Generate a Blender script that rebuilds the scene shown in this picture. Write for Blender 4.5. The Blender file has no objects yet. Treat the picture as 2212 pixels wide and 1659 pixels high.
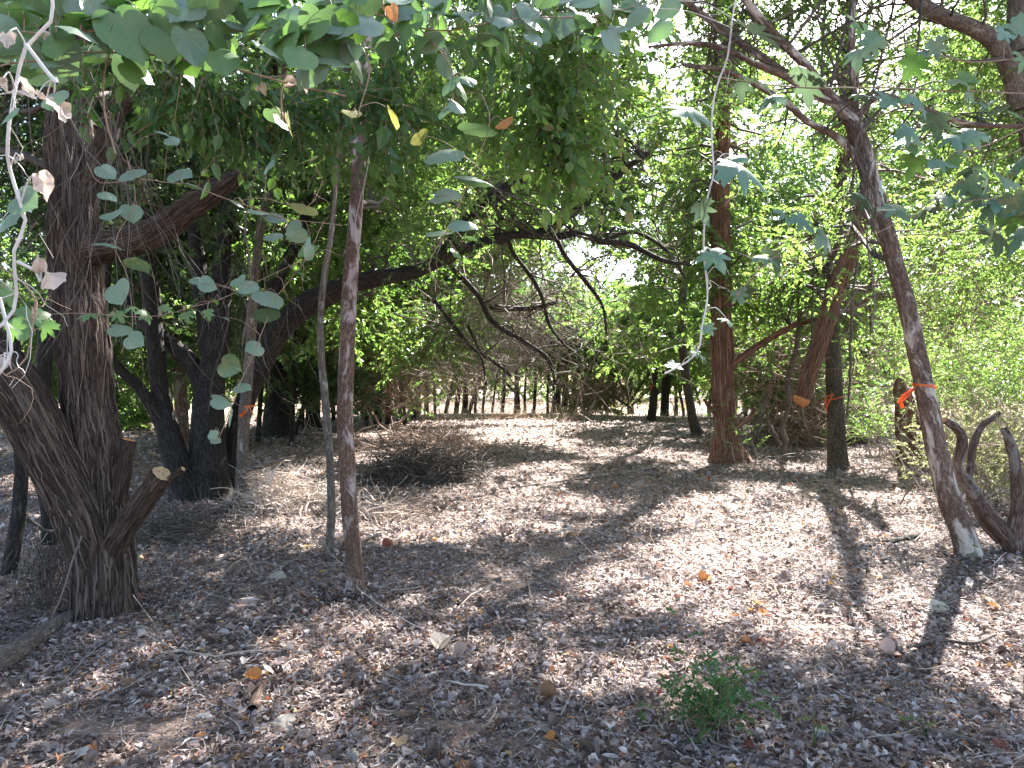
import bpy, math, random
import numpy as np
from mathutils import Vector, Matrix
R = np.random.default_rng(7)
random.seed(7)
SC = bpy.context.scene
COL = SC.collection

# ------------------------------------------------------------------ camera, sky, sun, exposure
EYE, FPX, CX, HY = 1.55, 1600.0, 1106.0, 828.0      # eye height; focal length and optical axis on a 2212 x 1659 picture
cam = bpy.data.cameras.new('camera'); cam.sensor_width = 36; cam.lens = 36*FPX/2212; cam.clip_start = .05; cam.clip_end = 2000
co = bpy.data.objects.new('camera', cam); COL.objects.link(co)
co.location = (0, 0, EYE); co.rotation_euler = (math.radians(90), 0, 0); SC.camera = co
SUN_EL, SUN_AZ = math.radians(45), math.radians(24.5)     # azimuth to the right of the view direction (+Y)
S = np.array([math.sin(SUN_AZ)*math.cos(SUN_EL), math.cos(SUN_AZ)*math.cos(SUN_EL), math.sin(SUN_EL)])
w = bpy.data.worlds.new('World'); SC.world = w; w.use_nodes = True
nt = w.node_tree; bg = nt.nodes['Background']; sk = nt.nodes.new('ShaderNodeTexSky')
sk.sky_type = 'NISHITA'; sk.sun_disc = False; sk.sun_elevation = SUN_EL; sk.sun_rotation = SUN_AZ
sk.dust_density = 2.0; sk.air_density = 1.0; sk.ozone_density = 1.0
nt.links.new(sk.outputs[0], bg.inputs[0]); bg.inputs[1].default_value = 0.075
sl = bpy.data.lights.new('sun', 'SUN'); sl.energy = 5.0; sl.angle = math.radians(.53); sl.color = (1, .955, .90)
so = bpy.data.objects.new('sun', sl); COL.objects.link(so)
so.rotation_euler = Vector(S).to_track_quat('Z', 'Y').to_euler(); so.location = Vector(S)*60
SC.view_settings.view_transform = 'Standard'; SC.view_settings.look = 'None'
SC.view_settings.exposure = 3.1; SC.view_settings.gamma = 1
SC.cycles.max_bounces = 7; SC.cycles.diffuse_bounces = 4; SC.cycles.transmission_bounces = 5; SC.cycles.glossy_bounces = 2
SC.cycles.use_denoising = True

# ------------------------------------------------------------------ points
def W(px, py, d): return np.array([(px-CX)/FPX*d, d, EYE-(py-HY)/FPX*d])
def GD(py): return EYE*FPX/(py-HY)                     # distance of the ground seen at that height
def G(px, py):
    d = GD(py); return np.array([(px-CX)/FPX*d, d, 0.0])

# ------------------------------------------------------------------ numpy value noise
def _h(ix, iy, iz):
    n = (ix*374761393 + iy*668265263 + iz*1442695041) & 0xFFFFFFFF
    n = ((n ^ (n >> 13))*1274126177) & 0xFFFFFFFF
    return ((n ^ (n >> 16)) & 0xFFFF)/65535.0
def vnoise(p):
    p = np.asarray(p, dtype=np.float64); i = np.floor(p).astype(np.int64); f = p-i; f = f*f*(3-2*f)
    o = 0
    for a in (0, 1):
        for b in (0, 1):
            for c in (0, 1):
                wgt = (f[:, 0] if a else 1-f[:, 0])*(f[:, 1] if b else 1-f[:, 1])*(f[:, 2] if c else 1-f[:, 2])
                o = o+wgt*_h(i[:, 0]+a, i[:, 1]+b, i[:, 2]+c)
    return o
def fbm(p, n=4):
    o = 0; a = .5; p = np.asarray(p, dtype=np.float64)
    for k in range(n): o = o+a*vnoise(p+k*17.3); p = p*2.03; a *= .5
    return o
def gz(x, y):                                           # lie of the ground
    x = np.asarray(x, float); y = np.asarray(y, float)
    p = np.stack([x*.45+50, y*.45+50, np.zeros_like(x)], -1)
    return (fbm(p.reshape(-1, 3), 3).reshape(x.shape)-.45)*.16*np.clip(1.2-y/60, .2, 1)

# ------------------------------------------------------------------ mesh assembly
class MB:
    def __init__(s): s.v = []; s.f = {3: [], 4: []}; s.m = {3: [], 4: []}; s.a = []; s.n = 0
    def add(s, v, f, m=0, a=None):
        v = np.asarray(v, np.float32).reshape(-1, 3); f = np.asarray(f, np.int64)
        if len(v) == 0 or len(f) == 0: return
        k = f.shape[1]; s.f[k].append(f+s.n); s.m[k].append(np.full(len(f), m, np.int32))
        s.v.append(v); s.a.append(v if a is None else np.asarray(a, np.float32)); s.n += len(v)
    def build(s, name, mats, parent=None, smooth=False, origin=None, attr=False):
        me = bpy.data.meshes.new(name)
        if s.n:
            V = np.concatenate(s.v)
            if origin is not None: V = V-np.asarray(origin, np.float32)
            me.vertices.add(len(V)); me.vertices.foreach_set('co', V.ravel())
            fl, st, mi, off = [], [], [], 0
            for k in (3, 4):
                if s.f[k]:
                    F = np.concatenate(s.f[k]); fl.append(F.ravel()); st.append(off+np.arange(len(F))*k); off += F.size; mi.append(np.concatenate(s.m[k]))
            fl = np.concatenate(fl); st = np.concatenate(st); mi = np.concatenate(mi)
            me.loops.add(len(fl)); me.loops.foreach_set('vertex_index', fl.astype(np.int32))
            me.polygons.add(len(st)); me.polygons.foreach_set('loop_start', st.astype(np.int32))
            me.polygons.foreach_set('material_index', mi)
            me.polygons.foreach_set('use_smooth', np.full(len(st), smooth, bool))
            if attr:
                at = me.attributes.new('bark', 'FLOAT_VECTOR', 'POINT'); at.data.foreach_set('vector', np.concatenate(s.a).astype(np.float32).ravel())
            me.update(calc_edges=True)
        for m in (mats if isinstance(mats, (list, tuple)) else [mats]): me.materials.append(m)
        o = bpy.data.objects.new(name, me); COL.objects.link(o)
        if parent is not None: o.parent = parent
        return o

def tag(o, label=None, cat=None, group=None, kind=None):
    if label: o['label'] = label
    if cat: o['category'] = cat
    if group: o['group'] = group
    if kind: o['kind'] = kind
    return o
def empty(name, loc, label, cat, group=None):
    o = bpy.data.objects.new(name, None); COL.objects.link(o); o.location = Vector([float(c) for c in loc]); o.empty_display_size = .2
    return tag(o, label, cat, group)

def spline(P, step):                                    # Catmull-Rom through (x,y,z,r) rows
    P = np.asarray(P, float); Q = np.vstack([2*P[0]-P[1], P, 2*P[-1]-P[-2]]); out = []
    for i in range(1, len(Q)-2):
        p0, p1, p2, p3 = Q[i-1], Q[i], Q[i+1], Q[i+2]
        n = max(1, int(np.ceil(np.linalg.norm((p2-p1)[:3])/step)))
        t = (np.arange(n)/n)[:, None]
        out.append(.5*((2*p1)+(-p0+p2)*t+(2*p0-5*p1+4*p2-p3)*t*t+(-p0+3*p1-3*p2+p3)*t**3))
    out.append(P[-1:]); o = np.vstack(out); o[:, 3] = np.maximum(o[:, 3], .0008); return o

LASTV = [None]
def tube(mb, P, sides=8, step=None, rough=0., ridge=0., rf=14., seed=0., flare=0., cap=False, mat=0, resample=True):
    P = np.asarray(P, float)
    if resample: P = spline(P, step)
    n = len(P); T = np.gradient(P[:, :3], axis=0) if n > 2 else np.repeat((P[1:2, :3]-P[:1, :3]), 2, 0)
    T /= (np.linalg.norm(T, axis=1)[:, None]+1e-9)
    N = np.zeros((n, 3)); a = np.array([1., 0, 0]) if abs(T[0][0]) < .8 else np.array([0, 1., 0])
    for i in range(n):
        a = a-T[i]*a.dot(T[i]); a = a/(np.linalg.norm(a)+1e-9); N[i] = a
    B = np.cross(T, N)
    th = np.arange(sides)*2*np.pi/sides; c, s_ = np.cos(th), np.sin(th)
    L = np.concatenate([[0], np.cumsum(np.linalg.norm(np.diff(P[:, :3], axis=0), axis=1))])
    r = P[:, 3][:, None]*np.ones((1, sides))
    q = np.stack([r*c, r*s_, np.repeat(L[:, None], sides, 1)], -1)+seed*3.1
    if rough: 
        r = r*(1+rough*2*(fbm((q*np.array([3., 3, 1.4])/max(.05, P[:, 3].mean()*3)).reshape(-1, 3), 3).reshape(n, sides)-.45))
    if flare:
        fl = np.exp(-L/ (P[0, 3]*1.1))[:, None]; r = r*(1+flare*fl*(.35+.65*np.abs(np.sin(th*2.5+seed))[None]))
    if ridge:
        qq = (q*np.array([rf, rf, rf*.16])).reshape(-1, 3); wv = vnoise(qq*.5+9)[:, None]*1.6
        z = 1-np.abs(2*vnoise(qq+wv)-1); z2 = 1-np.abs(2*vnoise(qq*2.3+wv+40)-1)
        r = r+ridge*((z*.7+z2*.3)-.75).reshape(n, sides)
    V = P[:, None, :3]+r[..., None]*(N[:, None]*c[None, :, None]+B[:, None]*s_[None, :, None])
    LASTV[0] = V
    i = np.arange(n-1)[:, None]*sides; j = np.arange(sides)[None]; k = (j+1) % sides
    F = np.stack([i+j, i+k, i+sides+k, i+sides+j], -1).reshape(-1, 4)
    mb.add(V.reshape(-1, 3), F, mat, q.reshape(-1, 3))
    if cap:
        c0 = np.vstack([V[-1], P[-1:, :3]+T[-1]*P[-1, 3]*.15]); k2 = (np.arange(sides)+1) % sides
        mb.add(c0, np.stack([np.arange(sides), k2, np.full(sides, sides)], -1), mat if cap is True else cap, np.zeros((sides+1, 3)))
    return V[-1], P

def wiggle(p, dirv, length, r0, r1, n=7, wob=.15, droop=0.):
    P = [np.array(p, float)]; dv = np.array(dirv, float); dv /= np.linalg.norm(dv)
    for i in range(n):
        dv = dv+R.normal(0, wob, 3)+np.array([0, 0, -droop]); dv /= np.linalg.norm(dv); P.append(P[-1]+dv*length/n)
    P = np.array(P); rr = np.linspace(r0, r1, len(P))[:, None]
    return np.hstack([P, rr])

def thin_tubes(mb, paths, mat=0):
    """many polylines of equal point count (K,n,4) as three-sided tubes"""
    Q = np.asarray(paths, float); K, n, _ = Q.shape
    T = np.gradient(Q[..., :3], axis=1); T /= np.linalg.norm(T, axis=2)[..., None]+1e-9
    up = np.where(np.abs(T[..., 2:3]) > .9, np.array([1., 0, 0]), np.array([0, 0, 1.]))
    N = np.cross(T, up); N /= np.linalg.norm(N, axis=2)[..., None]+1e-9; B = np.cross(T, N)
    th = np.arange(3)*2*np.pi/3
    V = Q[:, :, None, :3]+Q[:, :, None, 3:4]*(N[:, :, None]*np.cos(th)[None, None, :, None]+B[:, :, None]*np.sin(th)[None, None, :, None])
    k = np.arange(K)[:, None, None]*n*3; i = np.arange(n-1)[None, :, None]*3; j = np.arange(3)[None, None]; j2 = (j+1) % 3
    F = np.stack([k+i+j, k+i+j2, k+i+3+j2, k+i+3+j], -1).reshape(-1, 4)
    mb.add(V.reshape(-1, 3), F, mat)

def many_wiggles(start, dirs, length, r0, r1, n=5, wob=.25, droop=0.):
    K = len(start); P = np.zeros((K, n+1, 4)); P[:, 0, :3] = start
    d = dirs/np.linalg.norm(dirs, axis=1)[:, None]; length = np.broadcast_to(length, (K,)); r0 = np.broadcast_to(r0, (K,)); r1 = np.broadcast_to(r1, (K,))
    P[:, 0, 3] = r0
    for i in range(n):
        d = d+R.normal(0, wob, (K, 3)); d[:, 2] -= droop; d /= np.linalg.norm(d, axis=1)[:, None]
        P[:, i+1, :3] = P[:, i, :3]+d*(length/n)[:, None]; P[:, i+1, 3] = r0+(r1-r0)*(i+1)/n
    return P

# ------------------------------------------------------------------ materials
def newmat(name):
    m = bpy.data.materials.new(name); m.use_nodes = True; t = m.node_tree; t.nodes.clear(); return m, t, t.nodes, t.links
def N_(t, typ, **kw):
    n = t.nodes.new(typ)
    for k, v in kw.items(): setattr(n, k, v)
    return n
def ramp(t, fac, stops, interp='LINEAR'):
    r = t.nodes.new('ShaderNodeValToRGB'); r.color_ramp.interpolation = interp; e = r.color_ramp.elements
    while len(e) < len(stops): e.new(.5)
    for el, (p, c) in zip(e, stops): el.position = p; el.color = (*c, 1)
    t.links.new(fac, r.inputs[0]); return r.outputs[0]
def noise(t, vec, scale, detail=4, rough=.55, dist=0):
    n = t.nodes.new('ShaderNodeTexNoise'); n.inputs['Scale'].default_value = scale; n.inputs['Detail'].default_value = detail
    n.inputs['Roughness'].default_value = rough; n.inputs['Distortion'].default_value = dist
    if vec is not None: t.links.new(vec, n.inputs['Vector'])
    return n.outputs['Fac']
def mixc(t, f, a, b, mode='MIX'):
    m = t.nodes.new('ShaderNodeMix'); m.data_type = 'RGBA'; m.blend_type = mode
    for s, v in ((m.inputs[0], f), (m.inputs[6], a), (m.inputs[7], b)):
        if isinstance(v, (int, float)): s.default_value = v
        elif isinstance(v, tuple): s.default_value = (*v, 1)
        else: t.links.new(v, s)
    return m.outputs[2]

def bark_mat(name, dark, mid, light, freq=22., squash=.16, patch=None, pth=.56, pscale=5., bump=.6, psq=.5):
    m, t, ns, ln = newmat(name)
    at = N_(t, 'ShaderNodeAttribute', attribute_name='bark'); mp = N_(t, 'ShaderNodeMapping'); mp.inputs['Scale'].default_value = (1, 1, squash)
    ln.new(at.outputs['Vector'], mp.inputs[0])
    n1 = noise(t, mp.outputs[0], freq, 6, .65, .6); n2 = noise(t, at.outputs['Vector'], 3.2, 3)
    wv = N_(t, 'ShaderNodeMath', operation='MULTIPLY_ADD'); ln.new(n1, wv.inputs[0]); wv.inputs[1].default_value = 2; wv.inputs[2].default_value = -1
    ab = N_(t, 'ShaderNodeMath', operation='ABSOLUTE'); ln.new(wv.outputs[0], ab.inputs[0])
    col = ramp(t, ab.outputs[0], [(0, dark), (.12, mid), (.4, light)])
    col = mixc(t, .45, col, ramp(t, n2, [(.3, (.45, .42, .40)), (.7, (1.25, 1.2, 1.15))]), 'MULTIPLY')
    if patch:
        mq = N_(t, 'ShaderNodeMapping'); mq.inputs['Scale'].default_value = (1, 1, psq); ln.new(at.outputs['Vector'], mq.inputs[0])
        pf = ramp(t, noise(t, mq.outputs[0], pscale, 9, .68, .4), [(pth-.02, (0, 0, 0)), (pth+.05, (1, 1, 1))])
        pc = ramp(t, n1, [(.3, tuple(c*.7 for c in patch)), (.6, patch)])
        col = mixc(t, pf, col, pc)
    p = N_(t, 'ShaderNodeBsdfPrincipled'); ln.new(col, p.inputs['Base Color']); p.inputs['Roughness'].default_value = .85
    p.inputs['Specular IOR Level'].default_value = .25
    b = N_(t, 'ShaderNodeBump'); b.inputs['Strength'].default_value = bump; b.inputs['Distance'].default_value = .02
    ln.new(n1, b.inputs['Height']); ln.new(b.outputs[0], p.inputs['Normal'])
    o = N_(t, 'ShaderNodeOutputMaterial'); ln.new(p.outputs[0], o.inputs[0]); return m

def leaf_mat(name, stops, trans, tfac=.42, rough=.42, spec=.5, vein=None, scale=1.2, back=None):
    m, t, ns, ln = newmat(name)
    g = N_(t, 'ShaderNodeNewGeometry'); tc = N_(t, 'ShaderNodeTexCoord')
    c1 = ramp(t, g.outputs['Random Per Island'], stops)
    big = noise(t, g.outputs['Position'], scale, 3)
    shade = ramp(t, big, [(.3, (.62, .66, .62)), (.7, (1.25, 1.2, 1.1))])
    col = mixc(t, .8, c1, shade, 'MULTIPLY'); tcol = mixc(t, .8, mixc(t, .55, c1, trans, 'MIX'), shade, 'MULTIPLY')
    if vein:
        sx = N_(t, 'ShaderNodeSeparateXYZ'); ln.new(tc.outputs['Object'], sx.inputs[0])
        at = N_(t, 'ShaderNodeMath', operation='ARCTAN2'); ln.new(sx.outputs[0], at.inputs[0]); ln.new(sx.outputs[1], at.inputs[1])
        mu = N_(t, 'ShaderNodeMath', operation='MULTIPLY'); ln.new(at.outputs[0], mu.inputs[0]); mu.inputs[1].default_value = 4.5
        si = N_(t, 'ShaderNodeMath', operation='COSINE'); ln.new(mu.outputs[0], si.inputs[0]); ab = N_(t, 'ShaderNodeMath', operation='ABSOLUTE'); ln.new(si.outputs[0], ab.inputs[0])
        vf = ramp(t, ab.outputs[0], [(0, (.8,)*3), (.16, (0,)*3)]); col = mixc(t, vf, col, vein)
        sp = ramp(t, noise(t, tc.outputs['Object'], 9, 5, .7), [(.62, (0,)*3), (.7, (.6,)*3)]); col = mixc(t, sp, col, tuple(c*.6 for c in vein))
    if vein:
        oi = N_(t, 'ShaderNodeObjectInfo'); rf = ramp(t, oi.outputs['Random'], [(.35, (0,)*3), (1, (1,)*3)]); pn = ramp(t, noise(t, tc.outputs['Object'], 2.6, 5, .65), [(.46, (0,)*3), (.66, (.85,)*3)])
        pm = mixc(t, 1., rf, pn, 'MULTIPLY'); col = mixc(t, pm, col, (.30, .22, .10)); hv = N_(t, 'ShaderNodeHueSaturation'); ln.new(col, hv.inputs['Color'])
        vv = N_(t, 'ShaderNodeMath', operation='MULTIPLY_ADD'); ln.new(oi.outputs['Random'], vv.inputs[0]); vv.inputs[1].default_value = .5; vv.inputs[2].default_value = .75; ln.new(vv.outputs[0], hv.inputs['Value']); col = hv.outputs[0]
    if back: col = mixc(t, g.outputs['Backfacing'], col, mixc(t, .6, col, back))
    p = N_(t, 'ShaderNodeBsdfPrincipled'); ln.new(col, p.inputs['Base Color']); p.inputs['Roughness'].default_value = rough; p.inputs['Specular IOR Level'].default_value = spec
    tr = N_(t, 'ShaderNodeBsdfTranslucent'); ln.new(tcol, tr.inputs[0])
    mx = N_(t, 'ShaderNodeMixShader'); mx.inputs[0].default_value = tfac; ln.new(p.outputs[0], mx.inputs[1]); ln.new(tr.outputs[0], mx.inputs[2])
    o = N_(t, 'ShaderNodeOutputMaterial'); ln.new(mx.outputs[0], o.inputs[0]); return m

def plain_mat(name, stops, scale=20, rough=.8, bump=.3, trans=None, spec=.3, squash=None):
    m, t, ns, ln = newmat(name); g = N_(t, 'ShaderNodeNewGeometry'); tc = N_(t, 'ShaderNodeTexCoord')
    f = noise(t, tc.outputs['Object'], scale, 5, .6); col = ramp(t, f, stops)
    p = N_(t, 'ShaderNodeBsdfPrincipled'); ln.new(col, p.inputs['Base Color']); p.inputs['Roughness'].default_value = rough; p.inputs['Specular IOR Level'].default_value = spec
    if bump:
        b = N_(t, 'ShaderNodeBump'); b.inputs['Strength'].default_value = bump; b.inputs['Distance'].default_value = .01; ln.new(f, b.inputs['Height']); ln.new(b.outputs[0], p.inputs['Normal'])
    out = p.outputs[0]
    if trans:
        tr = N_(t, 'ShaderNodeBsdfTranslucent'); ln.new(col, tr.inputs[0]); mx = N_(t, 'ShaderNodeMixShader'); mx.inputs[0].default_value = trans; ln.new(out, mx.inputs[1]); ln.new(tr.outputs[0], mx.inputs[2]); out = mx.outputs[0]
    o = N_(t, 'ShaderNodeOutputMaterial'); ln.new(out, o.inputs[0]); return m

def litter_mat():
    m, t, ns, ln = newmat('leaf_litter'); g = N_(t, 'ShaderNodeNewGeometry')
    c = ramp(t, g.outputs['Random Per Island'], [
        (0, (0.184, 0.133, 0.112)), (.16, (.10, .065, .05)), (.28, (0.291, 0.230, 0.213)), (.42, (0.388, 0.326, 0.314)), (.54, (0.213, 0.153, 0.134)), (.66, (0.446, 0.377, 0.358)),
        (.73, (0.320, 0.265, 0.269)), (.81, (0.601, 0.541, 0.526)), (.87, (0.145, 0.102, 0.090)), (.925, (.36, .17, .09)), (.95, (.44, .19, .08)), (.962, (.28, .08, .05)), (.972, (.55, .34, .12)), (.98, (0.097, 0.076, 0.067)), (.99, (0.660, 0.632, 0.638))], 'CONSTANT')
    big = noise(t, g.outputs['Position'], .9, 4); c = mixc(t, .6, c, ramp(t, big, [(.3, (.72, .66, .62)), (.7, (1.2, 1.15, 1.1))]), 'MULTIPLY')
    fine = noise(t, g.outputs['Position'], 90, 3); c = mixc(t, .5, c, ramp(t, fine, [(.3, (.65,)*3), (.7, (1.2,)*3)]), 'MULTIPLY')
    p = N_(t, 'ShaderNodeBsdfPrincipled'); ln.new(c, p.inputs['Base Color']); p.inputs['Roughness'].default_value = .6; p.inputs['Specular IOR Level'].default_value = .4
    tr = N_(t, 'ShaderNodeBsdfTranslucent'); ln.new(c, tr.inputs[0]); mx = N_(t, 'ShaderNodeMixShader'); mx.inputs[0].default_value = .22; ln.new(p.outputs[0], mx.inputs[1]); ln.new(tr.outputs[0], mx.inputs[2])
    o = N_(t, 'ShaderNodeOutputMaterial'); ln.new(mx.outputs[0], o.inputs[0]); return m

def twig_mat(name, stops):
    m, t, ns, ln = newmat(name); g = N_(t, 'ShaderNodeNewGeometry')
    c = ramp(t, g.outputs['Random Per Island'], stops); fine = noise(t, g.outputs['Position'], 60, 3)
    c = mixc(t, .6, c, ramp(t, fine, [(.3, (.6,)*3), (.7, (1.2,)*3)]), 'MULTIPLY')
    p = N_(t, 'ShaderNodeBsdfPrincipled'); ln.new(c, p.inputs['Base Color']); p.inputs['Roughness'].default_value = .8; p.inputs['Specular IOR Level'].default_value = .3
    o = N_(t, 'ShaderNodeOutputMaterial'); ln.new(p.outputs[0], o.inputs[0]); return m

M = {}
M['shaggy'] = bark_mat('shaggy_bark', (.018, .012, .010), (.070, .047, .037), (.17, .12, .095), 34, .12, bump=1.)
M['shaggy_strip'] = twig_mat('bark_strip', [(0, (.03, .021, .017)), (.5, (.08, .055, .044)), (1, (.17, .125, .10))])
M['cedar_strip'] = twig_mat('cedar_strip', [(0, (.10, .048, .033)), (.5, (.22, .12, .085)), (1, (.36, .23, .17))])
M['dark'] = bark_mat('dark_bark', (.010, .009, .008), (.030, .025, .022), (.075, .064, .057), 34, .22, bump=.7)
M['spotted'] = bark_mat('spotted_bark', (.05, .031, .023), (.14, .088, .066), (.22, .15, .115), 60, .3, patch=(.40, .325, .31), pth=.535, pscale=7, bump=.35)
M['grey'] = bark_mat('grey_bark', (.05, .04, .033), (.15, .12, .10), (.26, .22, .19), 55, .25, patch=(.34, .31, .28), pth=.6, pscale=9, bump=.4)
M['cedar'] = bark_mat('cedar_bark', (.05, .022, .015), (.20, .10, .07), (.36, .22, .16), 34, .05, bump=.9)
M['post'] = bark_mat('post_bark', (.03, .026, .019), (.095, .078, .058), (.19, .155, .12), 36, .2, bump=.7)
M['lichen'] = bark_mat('lichen_bark', (.055, .036, .027), (.15, .10, .078), (.25, .18, .145), 45, .25, patch=(.50, .43, .38), pth=.525, pscale=5.5, bump=.5, psq=.35)
M['stump'] = bark_mat('stump_bark', (.04, .024, .018), (.13, .082, .065), (.28, .21, .18), 40, .12, bump=.9, patch=(.22, .19, .17), pth=.55)
M['cut'] = plain_mat('cut_wood', [(.32, (.16, .10, .06)), (.45, (.36, .23, .13)), (.62, (.50, .34, .20))], 55, .8)
M['cut_red'] = plain_mat('red_heartwood', [(.3, (.38, .13, .05)), (.6, (.62, .27, .10))], 25, .7)
M['soil'] = None
M['litter'] = litter_mat()
M['twig'] = twig_mat('twig', [(0, (.16, .12, .10)), (.4, (.30, .24, .20)), (.7, (.42, .36, .31)), (1, (.55, .48, .42))])
M['twig_pale'] = twig_mat('pale_twig', [(0, (.34, .26, .20)), (.5, (.50, .41, .34)), (1, (.66, .58, .50))])
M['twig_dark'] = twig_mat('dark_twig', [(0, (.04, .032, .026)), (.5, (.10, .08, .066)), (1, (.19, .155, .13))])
M['twig_brown'] = twig_mat('dead_brown_twig', [(0, (.12, .075, .055)), (.5, (.24, .165, .125)), (1, (.38, .29, .235))])
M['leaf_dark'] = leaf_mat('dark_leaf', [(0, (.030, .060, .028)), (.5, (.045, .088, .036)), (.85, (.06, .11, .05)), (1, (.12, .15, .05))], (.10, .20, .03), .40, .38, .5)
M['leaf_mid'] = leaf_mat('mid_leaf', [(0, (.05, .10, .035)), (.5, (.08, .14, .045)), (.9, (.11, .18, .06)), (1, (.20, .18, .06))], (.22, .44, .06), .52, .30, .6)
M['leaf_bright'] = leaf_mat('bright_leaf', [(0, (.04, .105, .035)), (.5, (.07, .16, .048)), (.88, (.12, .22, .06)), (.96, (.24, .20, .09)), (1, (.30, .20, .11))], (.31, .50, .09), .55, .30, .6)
M['leaf_vivid'] = leaf_mat('vivid_leaf', [(0, (.06, .20, .03)), (1, (.10, .28, .04))], (.20, .62, .05), .6, .4, .4)
M['leaf_far'] = leaf_mat('far_leaf', [(0, (.08, .14, .05)), (1, (.15, .22, .08))], (.30, .42, .12), .45, .5, .4, scale=.3)
M['leaf_pale'] = leaf_mat('pale_brush_leaf', [(0, (.12, .15, .07)), (.6, (.20, .22, .12)), (1, (.30, .25, .15))], (.40, .45, .18), .45, .5, .4)
M['ovate'] = leaf_mat('ovate_leaf', [(0, (.03, .08, .028)), (.6, (.05, .12, .04)), (1, (.09, .16, .05))], (.20, .38, .05), .45, .33, .6)
M['ovate_light'] = leaf_mat('ovate_light', [(0, (.05, .12, .035)), (.6, (.08, .17, .05)), (1, (.14, .23, .07))], (.30, .50, .08), .5, .35, .55)
M['shrub_leaf'] = leaf_mat('shrub_leaf', [(0, (.04, .10, .035)), (.6, (.065, .145, .05)), (1, (.10, .19, .07))], (.18, .38, .06), .35, .4, .5)
M['grape'] = leaf_mat('grape_leaf', [(0, (.075, .135, .085)), (1, (.11, .18, .11))], (.16, .32, .06), .33, .42, .6, vein=(.24, .33, .22), back=(.26, .34, .27))
M['grape_green'] = leaf_mat('grape_leaf_green', [(0, (.05, .13, .04)), (1, (.09, .19, .05))], (.22, .42, .06), .42, .42, .5, vein=(.16, .28, .10), back=(.16, .26, .13))
M['grape_yellow'] = leaf_mat('grape_leaf_yellow', [(0, (.20, .22, .06)), (1, (.28, .27, .08))], (.38, .36, .07), .45, .5, .4, vein=(.42, .40, .15))
M['lobed'] = leaf_mat('lobed_leaf', [(0, (.065, .11, .07)), (1, (.095, .15, .10))], (.17, .27, .13), .24, .42, .5, vein=(.14, .25, .15), back=(.13, .24, .15))
M['withered'] = leaf_mat('withered_leaf', [(0, (.48, .38, .34)), (1, (.62, .52, .48))], (.55, .42, .36), .3, .6, .3, vein=(.30, .16, .14))
def dead(name, c, tr=.25): return leaf_mat(name, [(0, tuple(x*.85 for x in c)), (1, c)], tuple(min(1, x*1.3) for x in c), tr, .55, .3, vein=tuple(x*.6 for x in c))
M['d_orange'] = dead('orange_leaf', (.50, .21, .07)); M['d_red'] = dead('red_leaf', (.26, .07, .05)); M['d_yellow'] = dead('yellow_leaf', (.54, .38, .11))
M['d_tan'] = dead('tan_leaf', (.50, .36, .24)); M['d_pale'] = dead('pale_leaf', (.46, .40, .36)); M['d_grey'] = dead('grey_leaf', (.42, .39, .40)); M['d_pink'] = dead('pink_leaf', (.58, .42, .38)); M['d_brown'] = dead('brown_leaf', (.28, .15, .09))
M['tape'] = plain_mat('orange_tape', [(.35, (.66, .13, .025)), (.6, (.86, .22, .04))], 8, .3, 0, trans=.45, spec=.6)
M['stem_pale'] = plain_mat('pale_vine_stem', [(.3, (.50, .45, .42)), (.7, (.68, .62, .58))], 40, .6)
M['stem'] = plain_mat('vine_stem', [(.3, (.22, .14, .10)), (.7, (.36, .25, .18))], 40, .7)
M['straw'] = twig_mat('straw', [(0, (.55, .42, .24)), (.6, (.68, .55, .34)), (1, (.78, .68, .48))])

def soil_mat():
    m, t, ns, ln = newmat('forest_soil'); g = N_(t, 'ShaderNodeNewGeometry')
    f = noise(t, g.outputs['Position'], 35, 6, .7); f2 = noise(t, g.outputs['Position'], 1.1, 4)
    c = ramp(t, f, [(.3, (.07, .045, .035)), (.5, (.17, .12, .095)), (.72, (.32, .25, .21))])
    c = mixc(t, .6, c, ramp(t, f2, [(.3, (.7, .64, .6)), (.7, (1.2, 1.15, 1.1))]), 'MULTIPLY')
    p = N_(t, 'ShaderNodeBsdfPrincipled'); ln.new(c, p.inputs['Base Color']); p.inputs['Roughness'].default_value = .9
    b = N_(t, 'ShaderNodeBump'); b.inputs['Strength'].default_value = .8; b.inputs['Distance'].default_value = .03; ln.new(f, b.inputs['Height']); ln.new(b.outputs[0], p.inputs['Normal'])
    o = N_(t, 'ShaderNodeOutputMaterial'); ln.new(p.outputs[0], o.inputs[0]); return m
M['soil'] = soil_mat()
M['field'] = plain_mat('dry_field', [(.3, (.50, .38, .22)), (.6, (.62, .50, .32))], .8, .9)

# ------------------------------------------------------------------ ground and field
def axis(a, b, fine0, fine1, fs, cs):
    x = [a]
    while x[-1] < b: x.append(x[-1]+(fs if fine0 <= x[-1] < fine1 else cs))
    return np.array(x)
def sheet(name, xs, ys, zf, mat, kind='structure'):
    X, Y = np.meshgrid(xs, ys); V = np.stack([X, Y, zf(X, Y)], -1).reshape(-1, 3); nx = len(xs)
    i, j = np.meshgrid(np.arange(len(ys)-1), np.arange(nx-1), indexing='ij'); a = (i*nx+j).ravel()
    mb = MB(); mb.add(V, np.stack([a, a+1, a+nx+1, a+nx], -1)); return tag(mb.build(name, mat, smooth=True), kind=kind)
FIELD_Y = 33.5
XS_ = np.concatenate([np.arange(-420, -15, 20.), np.arange(-14, 16, .17), np.arange(18, 420, 20.)]); YS_ = np.concatenate([np.arange(-120, -1, 15.), np.arange(0, 36, .17), np.arange(40, 600, 20.)])
sheet('ground', XS_, YS_, lambda x, y: np.where((np.abs(x) < 40) & (y < 60), gz(x, y), 0)+0*x, M['soil'])
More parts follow.
